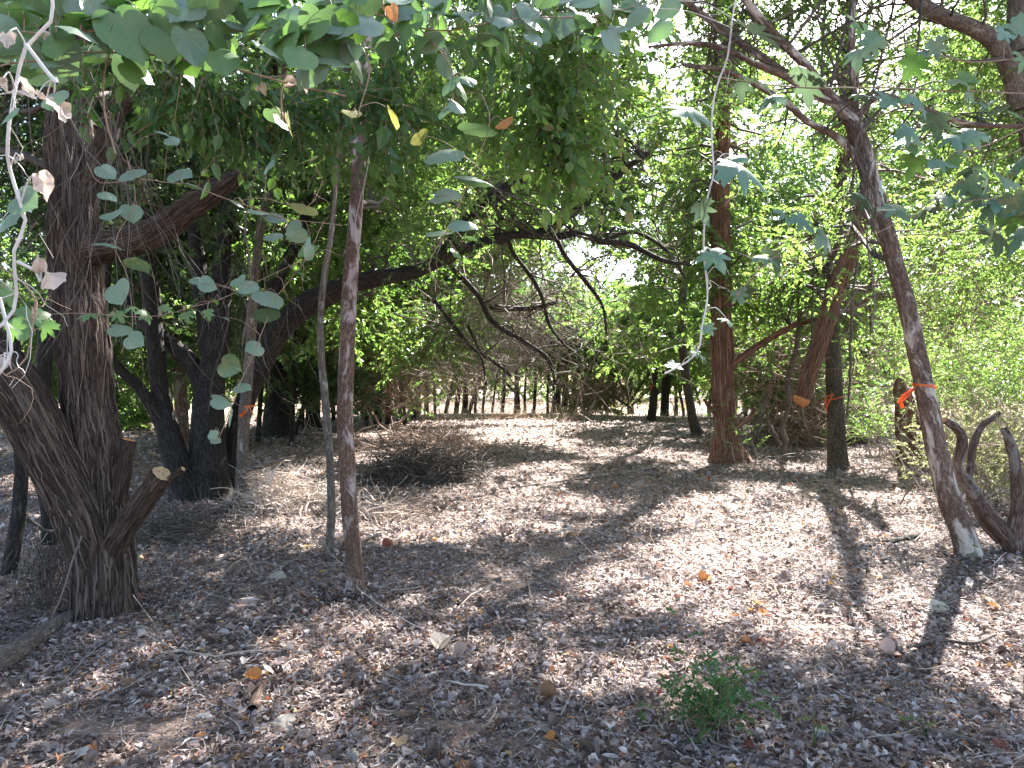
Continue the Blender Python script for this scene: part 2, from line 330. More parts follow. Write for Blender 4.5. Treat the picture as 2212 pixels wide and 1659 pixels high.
tag(sheet('dry_field', np.concatenate([np.arange(-200, -40, 8.), np.arange(-40, 41, .8), np.arange(48, 200, 8.)]), np.concatenate([np.arange(FIELD_Y-.5, 44, .6), np.arange(45, 140, 4.)]), lambda x, y: .02*np.sin(x*.3)-.12+.10*np.clip((y-FIELD_Y+.5)/6, 0, 1)+.05*(fbm(np.stack([x*.6, y*.6, 0*x], -1).reshape(-1, 3), 3).reshape(x.shape)-.45)*np.clip(8-(y-FIELD_Y), 0, 3), M['field']), kind='structure')

# ------------------------------------------------------------------ where sunlight reaches the floor (canopy openings)
LIT = [ (1700,985,170,16,0,.6),(1350,955,150,10,-3,.7),(1480,930,130,8,0,.6),(1000,1010,80,12,0,.5),(1300,915,160,6,0,.8),(1850,1060,120,20,0,.5),(900,1000,110,10,0,.4),
   # centre px,py ; radii ; tilt(deg) ; openness
 (1190,1120,400,44,-3,.9),(1500,1215,300,70,-16,.90),(1250,1200,170,40,-6,.2),(900,1165,120,45,10,.9),(1690,1075,190,34,6,.74),(1560,1075,130,36,-8,.8),(1850,1130,200,45,5,.5),
 (2130,1450,150,85,8,1.),(2140,1380,130,40,0,.8),(1800,1330,190,55,-14,.6),(1640,1330,150,56,0,.68),(2080,1070,140,30,0,.8),(2150,1130,80,40,0,.7),
 (960,1400,170,34,8,.75),(1180,1480,170,50,-8,.66),(1380,1530,130,45,0,.6),(640,1358,90,26,-20,.8),(745,1330,60,18,0,.6),(600,1580,60,28,-30,.7),(130,1492,60,16,0,.8),(232,1505,40,24,-30,.9),(440,1245,90,10,0,.5),
 (830,1375,70,20,0,.6),(1480,1420,120,30,0,.5),(1130,910,110,9,0,.95),(1120,936,150,12,-3,.95),(1240,975,200,12,4,.7),(1160,1010,170,14,-4,.8),(1300,1040,180,14,3,.6),(1420,950,110,8,0,.5),(1450,1000,90,12,0,.6),
 (640,1060,110,60,0,.75),(30,1060,60,30,0,.85),(440,985,50,14,0,.6),(420,1010,60,12,0,.5),(560,950,60,10,0,.5),(1900,1000,200,24,0,.5),(2050,1010,150,40,0,.7),(1500,1450,90,24,0,.4),(1350,1420,60,20,0,.35),(1740,1450,60,26,0,.4),(700,1500,60,22,-20,.35),(1020,1590,120,28,-10,.5),(1400,1620,100,20,0,.45),(820,1480,130,24,12,.55),(400,1480,60,18,0,.5),(330,1400,70,14,-20,.35)]
DARK = []
def lit_prob(gx, gy):
    px = CX+FPX*gx/np.maximum(gy, .5); py = HY+EYE*FPX/np.maximum(gy, .5)
    o = np.zeros_like(gx)
    for (a, b, rx, ry, ang, k) in LIT:
        c, s_ = math.cos(math.radians(ang)), math.sin(math.radians(ang)); dx, dy = px-a, py-b
        u = (dx*c+dy*s_)/rx; v = (-dx*s_+dy*c)/ry; o = np.maximum(o, k*(u*u+v*v < 1))
    for (a, b, rx, ry, ang, k) in DARK:
        c, s_ = math.cos(math.radians(ang)), math.sin(math.radians(ang)); dx, dy = px-a, py-b
        u = (dx*c+dy*s_)/rx; v = (-dx*s_+dy*c)/ry; o = np.where(u*u+v*v < 1, 0, o)
    return np.where(gy < 2.5, 0, o)
SHAFTS = [(W(40,250,1.0), .22), (W(45,500,1.0), .22), (W(20,680,1.), .2), (W(90,400,1.), .2), (W(1955,845,6.3), .35), (W(1560,250,1.8), .3), (W(1500,600,1.8), .25), (W(100,620,1.), .2),
          (W(1900,500,9), 1.5), (W(2050,700,10), 1.6), (W(2100,950,9.5), 1.2), (W(1250,560,13), 1.2), (W(1050,480,11), .8), (W(620,1040,9), .5), (W(1230,640,24), 1.8), (W(1690,760,17.5), 1.7), (W(1850,800,16), 1.5), (W(1640,560,17), 1.4), (W(1450,650,20), 1.5), (W(1000,700,19), 1.6), (W(1150,740,27), 1.8), (W(870,790,24), 1.5), (W(1380,700,29), 1.8), (W(1780,560,13), 1.2), (W(600,480,12), .8), (W(400,620,15), 1.0), (W(1000,400,11.5), 1.0), (W(1300,560,16), 1.3), (W(1900,900,18), 1.4), (W(1958,900,13.2), .7)]
def keep(P, r=.0):
    t = P[:, 2]/S[2]; g = P-t[:, None]*S
    q3 = lambda f, o: np.stack([g[:, 0]*f+o, g[:, 1]*f+o, np.zeros(len(P))], -1)
    n = .6*vnoise(q3(2.0, 90))+.4*vnoise(q3(5.5, 30))
    j = R.normal(0, .16, (len(P), 2)); lp = np.maximum(lit_prob(g[:, 0], g[:, 1]), lit_prob(g[:, 0]+j[:, 0], g[:, 1]+j[:, 1]))
    k = n > np.maximum(.17+.68*lp, .33)
    for q, rad in SHAFTS:
        v = P-q; al = v@S; dist = np.linalg.norm(v-al[:, None]*S, axis=1); k &= ~((al > .1) & (dist < rad+r))
    return k

# ------------------------------------------------------------------ foliage
def leaf_quads(base, d, n, L, wd, hi):
    d = d/np.linalg.norm(d); n = n-d*n.dot(d); n = n/np.linalg.norm(n); s_ = np.cross(n, d)
    if not hi:
        v = [base, base+d*L*.45+s_*wd*.5+n*wd*.12, base+d*L, base+d*L*.45-s_*wd*.5+n*wd*.12]; return v, [[0, 1, 2, 3]]
    v = [base, base+d*L*.22+s_*wd*.42+n*wd*.1, base+d*L*.6+s_*wd*.40+n*wd*.1, base+d*L-n*wd*.15, base+d*L*.6-s_*wd*.40+n*wd*.1, base+d*L*.22-s_*wd*.42+n*wd*.1]
    return v, [[0, 1, 2, 3], [0, 3, 4, 5]]
def make_spray(nl, L, ll, lw, hi, droop=.3):
    V, F, n = [], [], 0; nrm = lambda: R.normal(0, 1, 3)
    end = np.array([L, 0, -L*.25])
    for i in range(nl):
        t = (i+.6)/nl; base = end*t*np.array([1, 1, t])+np.array([0, 0, 0]); side = 1 if i % 2 else -1
        d = np.array([.75, side*(.9-.5*t), -droop])+nrm()*.35; nn = np.array([0, 0, 1.])+nrm()*.75
        if i == nl-1: d = np.array([1., 0, -droop])
        v, f = leaf_quads(base, d, nn, ll*R.uniform(.65, 1.2), lw*R.uniform(.7, 1.15), hi)
        V += v; F += [[x+n for x in q] for q in f]; n += len(v)
    V = np.array(V); tv = []; r = .0022
    for p, rr in ((np.zeros(3), r), (end, r*.5)):
        for a in range(3): tv.append(p+rr*np.array([0, math.cos(a*2.094), math.sin(a*2.094)]))
    tf = [[a, (a+1) % 3, 3+(a+1) % 3, 3+a] for a in range(3)]
    return V, np.array(F), np.array(tv), np.array(tf)
SPR = {k: [make_spray(*a) for _ in range(10)] for k, a in {
    'lo': (22, .38, .066, .040, True), 'hi': (16, .30, .05, .026, True), 'ov': (9, .26, .062, .036, True, .9), 'tiny': (11, .075, .023, .017, True, -.1), 'wide': (16, .34, .07, .05, True, .2)}.items()}
TEMPL = {}
def spray_collection(kind, mats, tm):
    """an unlinked collection of spray meshes: ten shapes for each leaf material"""
    key = (kind, tuple(mats), tm)
    if key in TEMPL: return TEMPL[key]
    c = bpy.data.collections.new('spray_shapes_%03d' % len(TEMPL))
    for mi, mn in enumerate(mats):
        for k in range(10):
            V, F, tv, tf = SPR[kind][k]; m_ = MB(); m_.add(V, F, 0); m_.add(tv, tf, 1); o = m_.build('leaf_spray', [M[mn], M[tm]]); COL.objects.unlink(o)
            o.name = 'spray_%03d_%02d_%02d' % (len(TEMPL), mi, k); c.objects.link(o)
    t = bpy.data.node_groups.new('scatter_sprays', 'GeometryNodeTree')
    t.interface.new_socket('Geometry', in_out='INPUT', socket_type='NodeSocketGeometry'); t.interface.new_socket('Geometry', in_out='OUTPUT', socket_type='NodeSocketGeometry')
    n_ = t.nodes; gi = n_.new('NodeGroupInput'); go = n_.new('NodeGroupOutput'); ci = n_.new('GeometryNodeCollectionInfo'); ci.inputs[0].default_value = c; ci.inputs['Separate Children'].default_value = True; ci.inputs['Reset Children'].default_value = True
    ip = n_.new('GeometryNodeInstanceOnPoints'); ip.inputs['Pick Instance'].default_value = True
    def na(nm, ty): q = n_.new('GeometryNodeInputNamedAttribute'); q.data_type = ty; q.inputs[0].default_value = nm; return q.outputs[0]
    er = n_.new('FunctionNodeEulerToRotation'); L = t.links.new; L(na('rot', 'FLOAT_VECTOR'), er.inputs[0]); L(er.outputs[0], ip.inputs['Rotation']); L(na('sc', 'FLOAT'), ip.inputs['Scale']); L(na('pick', 'INT'), ip.inputs['Instance Index'])
    mp = n_.new('GeometryNodeMeshToPoints'); L(gi.outputs[0], mp.inputs[0]); L(mp.outputs[0], ip.inputs['Points']); L(ci.outputs[0], ip.inputs['Instance']); L(ip.outputs[0], go.inputs[0])
    TEMPL[key] = t; return t
class Sprays:
    """points that each carry one leafy twig; built as one mass of foliage"""
    def __init__(s): s.d = {}
    @property
    def n(s): return sum(len(q[0]) for v in s.d.values() for q in v)
    def put(s, kind, P, scale, lm=0, pitch=(-.9, .5)):
        n = len(P)
        if n == 0: return
        rot = np.stack([R.normal(0, .5, n), -R.uniform(pitch[0], pitch[1], n), R.uniform(0, 2*np.pi, n)], -1)
        s.d.setdefault(kind, []).append((P, rot, np.broadcast_to(scale, (n,))*R.uniform(.8, 1.25, n), lm*10+R.integers(0, 10, n)))
    def build(s, name, mats, parent, origin, tm='twig_dark'):
        out = []
        for kind, v in s.d.items():
            P, rot, sc, pk = [np.concatenate([q[i] for q in v]) for i in range(4)]
            me = bpy.data.meshes.new(name); me.vertices.add(len(P)); me.vertices.foreach_set('co', (P-np.asarray(origin)).astype(np.float32).ravel())
            for nm, ty, a, f in (('rot', 'FLOAT_VECTOR', rot, 'vector'), ('sc', 'FLOAT', sc, 'value'), ('pick', 'INT', pk, 'value')):
                at = me.attributes.new(nm, ty, 'POINT'); at.data.foreach_set(f, a.astype(np.int32 if ty == 'INT' else np.float32).ravel())
            o = bpy.data.objects.new(name, me); COL.objects.link(o); o.parent = parent; o['kind'] = 'stuff'
            md = o.modifiers.new('sprays', 'NODES'); md.node_group = spray_collection(kind, mats, tm); out.append(o)
        return out
def ball(n):
    v = R.normal(0, 1, (n, 3)); v /= np.linalg.norm(v, axis=1)[:, None]; return v*(R.random(n)**.42)[:, None]
def vol_points(px, py, d, rx, ry, rd, n, clump=.45, per=9):
    c = W(px, py, d); r = np.array([rx*d/FPX, rd, ry*d/FPX]); nc = max(2, n//per)
    C = c+ball(nc)*r; P = np.repeat(C, per, 0)+R.normal(0, 1, (nc*per, 3))*np.array([clump, clump, clump*.55])
    return C, P[P[:, 2] > .15]
TRI = [0]
DENS = 2.3
def add_foliage(mb, vols, branch_from=None, bm=None):
    """vols: (px,py,d,rx,ry,rd,n,kind,matindex). leaf size grows gently with distance"""
    for vspec in vols:
        px, py, d, rx, ry, rd, n, kind, mi = vspec[:9]; sc = vspec[9] if len(vspec) > 9 else None
        C, P = vol_points(px, py, d, rx, ry, rd, int(n*DENS), clump=.30+.012*d if kind == 'lo' else .16+.01*d)
        P = P[keep(P, .05)]
        sc = sc or (float(np.clip(.0056*d/.058, .9, 2.6)) if kind == 'lo' else 1.)
        mb.put(kind, P, sc, mi)
        TRI[0] += len(P)
        if branch_from is not None and bm is not None:
            src = np.asarray(branch_from, float); k = min(len(C), 26); Cs = C[R.permutation(len(C))[:k]]
            for c in Cs:
                q = src[np.argmin(np.linalg.norm(src[:, :3]-c, axis=1)+R.random(len(src))*1.0)]
                if np.linalg.norm(q[:3]-c) > 3.2: continue
                ts = np.linspace(0, 1, 7)[:, None]; mid = (q[:3]+c)/2+np.array([0, 0, .25])+R.normal(0, .25, 3)
                B = (1-ts)**2*q[:3]+2*ts*(1-ts)*mid+ts*ts*c; B[1:-1] += R.normal(0, .05, (5, 3))
                rr = np.linspace(min(q[3]*.45, .035), .006, 7)[:, None]; tube(bm, np.hstack([B, rr]), 4, resample=False)

# ------------------------------------------------------------------ trees
def pts(rows): return np.array([list(W(a, b, d))+[r*d/FPX] for (a, b, d, r) in rows])
class Tree:
    def __init__(s, name, label, base, bark, cat='tree', group=None):
        s.root = empty(name, (base[0], base[1], float(gz(base[0], base[1]))), label, cat, group); s.o = np.array(s.root.location); s.bark = bark; s.paths = []
        s.leaf = Sprays(); s.br = MB(); s.leafmats = None
    def stem(s, part, rows, sides=12, step=.12, cap=None, world=False, label=None, strips=0, slen=(6, 16), **kw):
        P = np.asarray(rows, float) if world else pts(rows); mb = MB()
        ring, Q = tube(mb, P, sides, step, seed=len(s.paths)*1.7+abs(s.o[0]), **kw); s.paths.append(Q)
        o = mb.build(part, M[s.bark], s.root, True, s.o, True)
        if label: o['label'] = label
        if strips:
            mb2 = MB(); V_ = LASTV[0]; n_, sd = V_.shape[:2]; ctr_ = V_.mean(1)
            for _ in range(strips):
                m_ = R.integers(*slen); i_ = R.integers(0, max(1, n_-m_-1)); j_ = R.integers(0, sd); m_ = min(m_, n_-i_-1); js = (j_+np.cumsum(R.integers(-1, 2, m_)*(R.random(m_) < .25))) % sd
                c_ = V_[np.arange(i_, i_+m_), js]; out_ = c_-ctr_[i_:i_+m_]; ln_ = np.linalg.norm(out_, axis=1)[:, None]+1e-6; out_ = out_/ln_; tn = np.cross(out_, V_[i_+m_-1, j_]-V_[i_, j_]+1e-6); tn /= np.linalg.norm(tn, axis=1)[:, None]+1e-9
                t_ = np.linspace(-1, 1, m_)[:, None]; w_ = (1-.75*np.abs(t_))*ln_.mean()*R.uniform(.025, .06); lf_ = (.012+.10*np.clip(t_*R.choice([-1, 1]), 0, 1)**2*R.random())*ln_.mean()+.002
                Vs = np.stack([c_+out_*lf_-tn*w_, c_+out_*(lf_+w_*.5), c_+out_*lf_+tn*w_], 1).reshape(-1, 3); a_ = np.arange(m_-1)[:, None]*3
                mb2.add(Vs, np.concatenate([a_+np.array([0, 1, 4, 3]), a_+np.array([1, 2, 5, 4])]), 0, Vs*1.0)
            tag(mb2.build('bark_strips', M[s.bark+'_strip'] if s.bark+'_strip' in M else M[s.bark], s.root, False, s.o, True), kind='stuff')
        if cap:
            c = MB(); ctr = ring.mean(0); T = Q[-1, :3]-Q[-2, :3]; T /= np.linalg.norm(T); k = np.arange(sides)
            rr = ctr+(ring-ctr)*.93+T*.004; mid = ctr+T*.006; c.add(np.vstack([rr, mid[None], ring-T*.002]), np.stack([k, (k+1) % sides, np.full(sides, sides)], -1))
            c.build('cut_face', M[cap], s.root, False, s.o)
        return Q
    def sub(s, mb, Q, n, length, up=.2, r=.3, wob=.22, droop=.02, t0=.3):
        """side branches grown off a path"""
        out = []
        for _ in range(n):
            i = R.integers(int(len(Q)*t0), len(Q)); q = Q[i]; d = R.normal(0, 1, 3); d[2] = abs(d[2])*up+.05
            Bp = wiggle(q[:3], d, length*R.uniform(.5, 1.2), max(q[3]*r, .006), .004, 8, wob, droop); tube(mb, Bp, 5, resample=False); out.append(Bp)
            for _ in range(3):
                j = R.integers(3, 9); d2 = (Bp[j, :3]-Bp[j-1, :3])/1+R.normal(0, .12, 3)
                tube(mb, wiggle(Bp[j, :3], d2, length*.4, max(Bp[j, 3]*.6, .004), .002, 5, .3, droop*1.5), 3, resample=False)
        return out
    def crown(s, mats, vols, br=True):
        s.leafmats = mats; src = np.vstack(s.paths)[::4] if s.paths and br else None; add_foliage(s.leaf, vols, src, s.br)
    def done(s):
        if s.br.n: s.br.build('branches', M['twig_dark'], s.root, True, s.o)
        if s.leaf.n: s.leaf.build('crown', s.leafmats, s.root, s.o)

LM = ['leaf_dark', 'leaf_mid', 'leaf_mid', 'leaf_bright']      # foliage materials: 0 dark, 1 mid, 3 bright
# the big shaggy tree at the left
A = Tree('shaggy_tree', 'huge shaggy brown multi-stemmed tree at the left edge, sawn stub low on its trunk', W(228, 1335, 4.95), 'shaggy')
A.stem('trunk', [(230,1350,4.95,66),(228,1300,4.95,60),(226,1230,4.95,58),(222,1150,4.97,56),(215,1050,5.0,52),(205,950,5.02,52),(190,850,5.05,50),(180,740,5.05,52),(165,600,5.1,50),(158,450,5.1,48),(150,300,5.15,46),(148,120,5.2,42),(160,-100,5.3,36),(150,-350,5.4,26)], 96, .03, rough=.10, ridge=.05, rf=19, flare=.25, strips=1500)
A.stem('limb', [(215,1240,4.9,34),(196,1180,4.88,46),(165,1095,4.85,50),(115,1000,4.8,52),(72,905,4.75,54),(20,820,4.7,54),(-50,740,4.65,50),(-160,600,4.6,44),(-260,300,4.6,36)], 84, .03, rough=.10, ridge=.045, rf=20, strips=700)
A.stem('stub', [(238,1200,4.9,26),(262,1150,4.85,25),(292,1105,4.8,24),(325,1060,4.75,23),(350,1022,4.7,22)], 40, .025, cap='cut', rough=.08, ridge=.022, rf=26, strips=130)
A.stem('stub', [(352,1045,4.72,8),(372,1030,4.7,7),(395,1012,4.68,6)], 12, .03, cap='cut', rough=.08)
A.stem('broken_stub', [(252,1080,4.95,20),(262,1030,4.92,19),(270,985,4.9,17),(280,950,4.9,15)], 28, .03, cap='cut_red', rough=.12, ridge=.02, rf=26)
A.stem('limb', [(170,540,5.1,40),(225,530,5.05,34),(285,520,4.95,31),(340,500,4.9,29),(400,455,4.8,26),(450,418,4.75,24),(500,388,4.7,18),(538,362,4.68,7)], 36, .035, rough=.16, ridge=.03, rf=24, strips=260, cap='cut_red', label='limb ending in a torn orange break')
A.stem('limb', [(165,440,5.1,34),(200,375,5.1,28),(228,300,5.08,22),(250,238,5.06,19),(288,208,5.05,18),(318,165,5.05,14),(330,110,5.05,10),(338,40,5.05,8)], 28, .04, rough=.14, ridge=.02, rf=24)
# tree behind it at the far left
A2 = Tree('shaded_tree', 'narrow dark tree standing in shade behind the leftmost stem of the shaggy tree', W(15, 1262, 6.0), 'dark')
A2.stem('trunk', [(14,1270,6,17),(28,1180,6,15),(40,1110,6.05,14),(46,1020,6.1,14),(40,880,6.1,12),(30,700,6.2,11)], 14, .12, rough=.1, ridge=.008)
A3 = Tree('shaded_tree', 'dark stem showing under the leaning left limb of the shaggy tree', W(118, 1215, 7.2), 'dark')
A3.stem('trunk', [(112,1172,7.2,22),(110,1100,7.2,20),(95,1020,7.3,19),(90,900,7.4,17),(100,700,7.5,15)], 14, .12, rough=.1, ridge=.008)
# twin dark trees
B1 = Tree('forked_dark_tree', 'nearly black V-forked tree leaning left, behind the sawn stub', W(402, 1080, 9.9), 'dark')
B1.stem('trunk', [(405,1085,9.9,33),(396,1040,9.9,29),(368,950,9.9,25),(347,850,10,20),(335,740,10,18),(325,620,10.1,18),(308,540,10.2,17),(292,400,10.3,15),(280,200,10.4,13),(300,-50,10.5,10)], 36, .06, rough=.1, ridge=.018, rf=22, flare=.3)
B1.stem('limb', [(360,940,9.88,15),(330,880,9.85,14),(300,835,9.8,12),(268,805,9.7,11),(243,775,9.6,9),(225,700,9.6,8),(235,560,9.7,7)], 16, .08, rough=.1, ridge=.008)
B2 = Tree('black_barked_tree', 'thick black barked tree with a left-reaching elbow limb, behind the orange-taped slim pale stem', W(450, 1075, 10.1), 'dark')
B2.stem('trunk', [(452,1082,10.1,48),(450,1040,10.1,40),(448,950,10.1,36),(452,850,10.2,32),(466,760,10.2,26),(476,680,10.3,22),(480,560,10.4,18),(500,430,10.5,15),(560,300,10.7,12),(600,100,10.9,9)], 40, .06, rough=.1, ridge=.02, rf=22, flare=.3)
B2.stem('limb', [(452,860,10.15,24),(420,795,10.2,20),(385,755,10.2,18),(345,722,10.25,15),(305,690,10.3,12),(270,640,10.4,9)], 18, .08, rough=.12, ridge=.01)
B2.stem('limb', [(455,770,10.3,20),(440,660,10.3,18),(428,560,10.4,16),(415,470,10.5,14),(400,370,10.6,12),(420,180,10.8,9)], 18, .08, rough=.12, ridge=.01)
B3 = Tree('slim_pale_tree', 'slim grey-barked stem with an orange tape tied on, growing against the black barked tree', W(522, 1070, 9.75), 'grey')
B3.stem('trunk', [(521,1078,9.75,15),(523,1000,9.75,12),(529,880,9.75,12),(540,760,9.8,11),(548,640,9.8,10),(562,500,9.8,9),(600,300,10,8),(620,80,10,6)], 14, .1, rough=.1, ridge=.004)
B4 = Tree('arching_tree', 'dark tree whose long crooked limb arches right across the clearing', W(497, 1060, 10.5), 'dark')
B4.stem('trunk', [(494,1072,10.5,28),(500,980,10.5,24),(525,880,10.5,22),(558,795,10.5,24),(600,718,10.4,26),(650,665,10.2,26),(700,637,10,25),(760,612,9.8,20),(830,597,9.6,18),(900,583,9.6,15),(960,556,9.7,12),(1040,522,9.8,10),(1085,512,9.9,11),(1120,506,10,9),(1200,509,10.2,9),(1245,503,10.3,8),(1300,520,10.5,7),(1360,526,10.8,6.5),(1430,560,11.2,5),(1490,570,11.6,3)], 30, .06, rough=.16, ridge=.015, rf=22)
q = B4.stem('limb', [(890,588,9.6,13),(945,562,9.5,14),(985,510,9.4,13),(1025,452,9.4,12),(1080,410,9.4,10),(1160,370,9.5,8),(1260,330,9.7,6)], 16, .07, rough=.18, ridge=.006)
B4.stem('limb', [(1150,507,10.1,9),(1205,482,10.2,9),(1270,432,10.4,8),(1340,372,10.6,7),(1400,330,10.8,5)], 12, .08, rough=.18)
B4.stem('limb', [(560,790,10.6,18),(575,700,10.7,17),(600,600,10.8,15),(650,500,10.9,12),(680,330,11,9)], 16, .08, rough=.12, ridge=.008)
for rows in ([(1095,512,10.2,7),(1114,553,10.6,7),(1150,600,10.9,7),(1172,645,11,6),(1188,703,11.2,5),(1225,750,11.2,3)], [(1200,510,10.4,8),(1222,553,10.8,8),(1270,613,11.4,7),(1302,660,11.8,5),(1310,720,12,3)],
             [(960,560,10,9),(1032,636,11.0,8),(1064,693,11.5,8),(1137,740,12,8),(1184,775,12.4,7),(1200,830,12.6,4)], [(1060,660,11.4,9),(1100,664,11.6,9),(1150,664,11.8,8),(1203,650,12,7)],
             [(940,650,12,6),(1014,743,12.5,6),(1070,783,12.8,6),(1104,810,13,5)], [(1300,520,10.6,6),(1370,500,11,6),(1440,540,11.6,5),(1480,600,12,3)], [(1010,700,12,4),(1040,770,12.3,3),(1050,830,12.5,3)]):
    Q = B4.stem('limb', [(a, b, d, r*.68) for a, b, d, r in rows], 9, .1, rough=.3)
    B4.sub(B4.br, Q, 12, 1.1, .2, .45, .35, .05)
for Q in B4.paths[:3]: B4.sub(B4.br, Q, 14, 2.0, .5, .3, .3, .05, .45)
# stout dark trunks farther back
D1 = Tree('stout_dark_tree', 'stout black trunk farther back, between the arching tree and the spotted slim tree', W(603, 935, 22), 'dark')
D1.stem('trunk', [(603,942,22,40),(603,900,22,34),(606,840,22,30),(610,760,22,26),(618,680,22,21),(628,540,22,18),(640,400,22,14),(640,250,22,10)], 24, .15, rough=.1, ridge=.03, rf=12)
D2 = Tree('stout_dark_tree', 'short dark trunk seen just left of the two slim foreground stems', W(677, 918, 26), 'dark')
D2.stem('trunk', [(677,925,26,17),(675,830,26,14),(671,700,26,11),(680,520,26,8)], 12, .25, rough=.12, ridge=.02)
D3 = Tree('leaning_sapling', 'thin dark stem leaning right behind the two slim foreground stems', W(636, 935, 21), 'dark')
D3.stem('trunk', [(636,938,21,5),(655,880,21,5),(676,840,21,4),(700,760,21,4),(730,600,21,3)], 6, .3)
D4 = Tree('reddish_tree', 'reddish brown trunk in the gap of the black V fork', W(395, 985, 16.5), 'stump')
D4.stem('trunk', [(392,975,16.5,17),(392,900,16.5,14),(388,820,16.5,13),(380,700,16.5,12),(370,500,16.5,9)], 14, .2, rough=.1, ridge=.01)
# slim spotted tree and its companion in the middle foreground
S1 = Tree('spotted_slim_tree', 'slim straight reddish tree blotched with pinkish white patches, standing alone in front', W(767, 1290, 5.35), 'spotted')
S1.stem('trunk', [(768,1302,5.35,22),(766,1255,5.35,19),(764,1200,5.35,18),(755,1100,5.35,18),(750,1000,5.35,17.5),(745,900,5.35,17.5),(748,800,5.35,17),(752,700,5.35,16.5),(757,600,5.35,16),(765,500,5.35,15),(772,400,5.35,14.5),(779,300,5.35,14),(784,220,5.35,13.5),(790,100,5.4,13),(800,-60,5.5,11),(790,-250,5.6,8)], 36, .03, rough=.06, ridge=.0035, rf=50, flare=.35)
S2 = Tree('thin_leaning_tree', 'thin brown stem just left of the spotted slim tree', W(711, 1208, 6.5), 'grey')
S2.stem('trunk', [(709,1216,6.5,11),(713,1160,6.5,9),(716,1100,6.5,9),(713,1000,6.5,8.5),(706,900,6.5,8.5),(695,780,6.5,8),(692,700,6.5,7),(700,600,6.5,7),(716,500,6.4,6),(728,380,6.3,5),(740,260,6.2,4.5),(750,60,6.2,4)], 14, .06, rough=.12, ridge=.004, rf=40)
# cedar and neighbours
C1 = Tree('cedar_tree', 'tall reddish cedar with stringy bark and a flared foot, right of the clearing', W(1572, 988, 15), 'cedar')
C1.stem('trunk', [(1576,1000,15,40),(1573,975,15,31),(1568,930,15,25),(1562,850,15,24),(1558,700,15,22),(1557,550,15,21),(1556,400,15,19),(1562,270,15,16),(1570,150,15,13),(1578,-20,15,11),(1585,-250,15,8)], 44, .07, rough=.12, ridge=.06, rf=9, flare=.4, strips=500)
C1.stem('limb', [(1580,790,14.9,8),(1600,772,14.85,8),(1650,738,14.8,7),(1720,700,14.6,6),(1790,682,14.5,5),(1900,640,14.4,4),(2010,655,14.4,3)], 9, .12, rough=.2)
C1.stem('stub', [(1585,925,14.85,5),(1620,900,14.7,5),(1632,880,14.6,4)], 8, .1, cap='cut')
C1.stem('stub', [(1555,900,14.9,7),(1535,880,14.7,6),(1522,862,14.6,3)], 8, .1)
C2 = Tree('leaning_dark_tree', 'narrow grey-brown tree bowed left, close by the left side of the cedar', W(1506, 935, 22), 'post')
C2.stem('trunk', [(1507,942,22,14),(1495,895,22,10),(1480,800,22,9.5),(1472,700,22,9),(1478,600,22,9),(1490,480,22,8),(1500,300,22,7),(1505,120,22,5)], 12, .2, rough=.12, ridge=.012, rf=14)
C3 = Tree('slanting_sapling', 'slanting pole-like stem leaning right, between the cedar and the taped post-like tree', W(1622, 955, 18), 'grey')
C3.stem('trunk', [(1620,962,18,9),(1648,880,18,8),(1672,820,18,8),(1700,760,18,7),(1735,690,18,6),(1765,600,18,5)], 9, .2, rough=.12)
C4 = Tree('crooked_sapling', 'crooked pale sapling twisting up right of the slanting pole', W(1692, 985, 14.8), 'grey')
C4.stem('trunk', [(1690,992,14.8,7),(1697,950,14.8,6),(1690,925,14.8,5),(1704,870,14.8,6),(1702,820,14.8,6),(1722,740,14.8,5),(1728,640,14.8,5),(1720,520,14.8,4)], 9, .12, rough=.25)
C4.stem('limb', [(1686,960,14.75,4),(1668,925,14.7,3.5),(1655,905,14.6,3)], 6, .1)
# post-like tree with orange tape
P1 = Tree('post_tree', 'straight olive-brown trunk with a dangling orange tape, right of the cedar', W(1812, 1005, 13.8), 'post')
P1.stem('trunk', [(1812,1014,13.8,23),(1808,980,13.8,20),(1806,900,13.8,18),(1801,800,13.8,17),(1797,700,13.8,16),(1797,620,13.85,14),(1806,500,13.9,14),(1818,350,14,13),(1826,200,14,12),(1836,60,14,11),(1842,-100,14,9)], 32, .07, rough=.08, ridge=.02, rf=18, flare=.15)
H1 = Tree('hung_up_log', 'sawn reddish tree section hanging slanted against the post-like tree, orange cut end above the ground', W(1725, 865, 13.4), 'cedar', 'log')
H1.root.location = Vector(W(1728, 862, 13.4)); H1.o = np.array(H1.root.location)
H1.stem('trunk', [(1882,340,13.0,11),(1868,430,13.1,14),(1852,500,13.1,17),(1830,560,13.1,18),(1802,640,13.2,19),(1776,720,13.25,19),(1748,805,13.3,18),(1730,864,13.35,17)], 28, .07, cap='cut_red', rough=.12, ridge=.03, rf=16, strips=160)
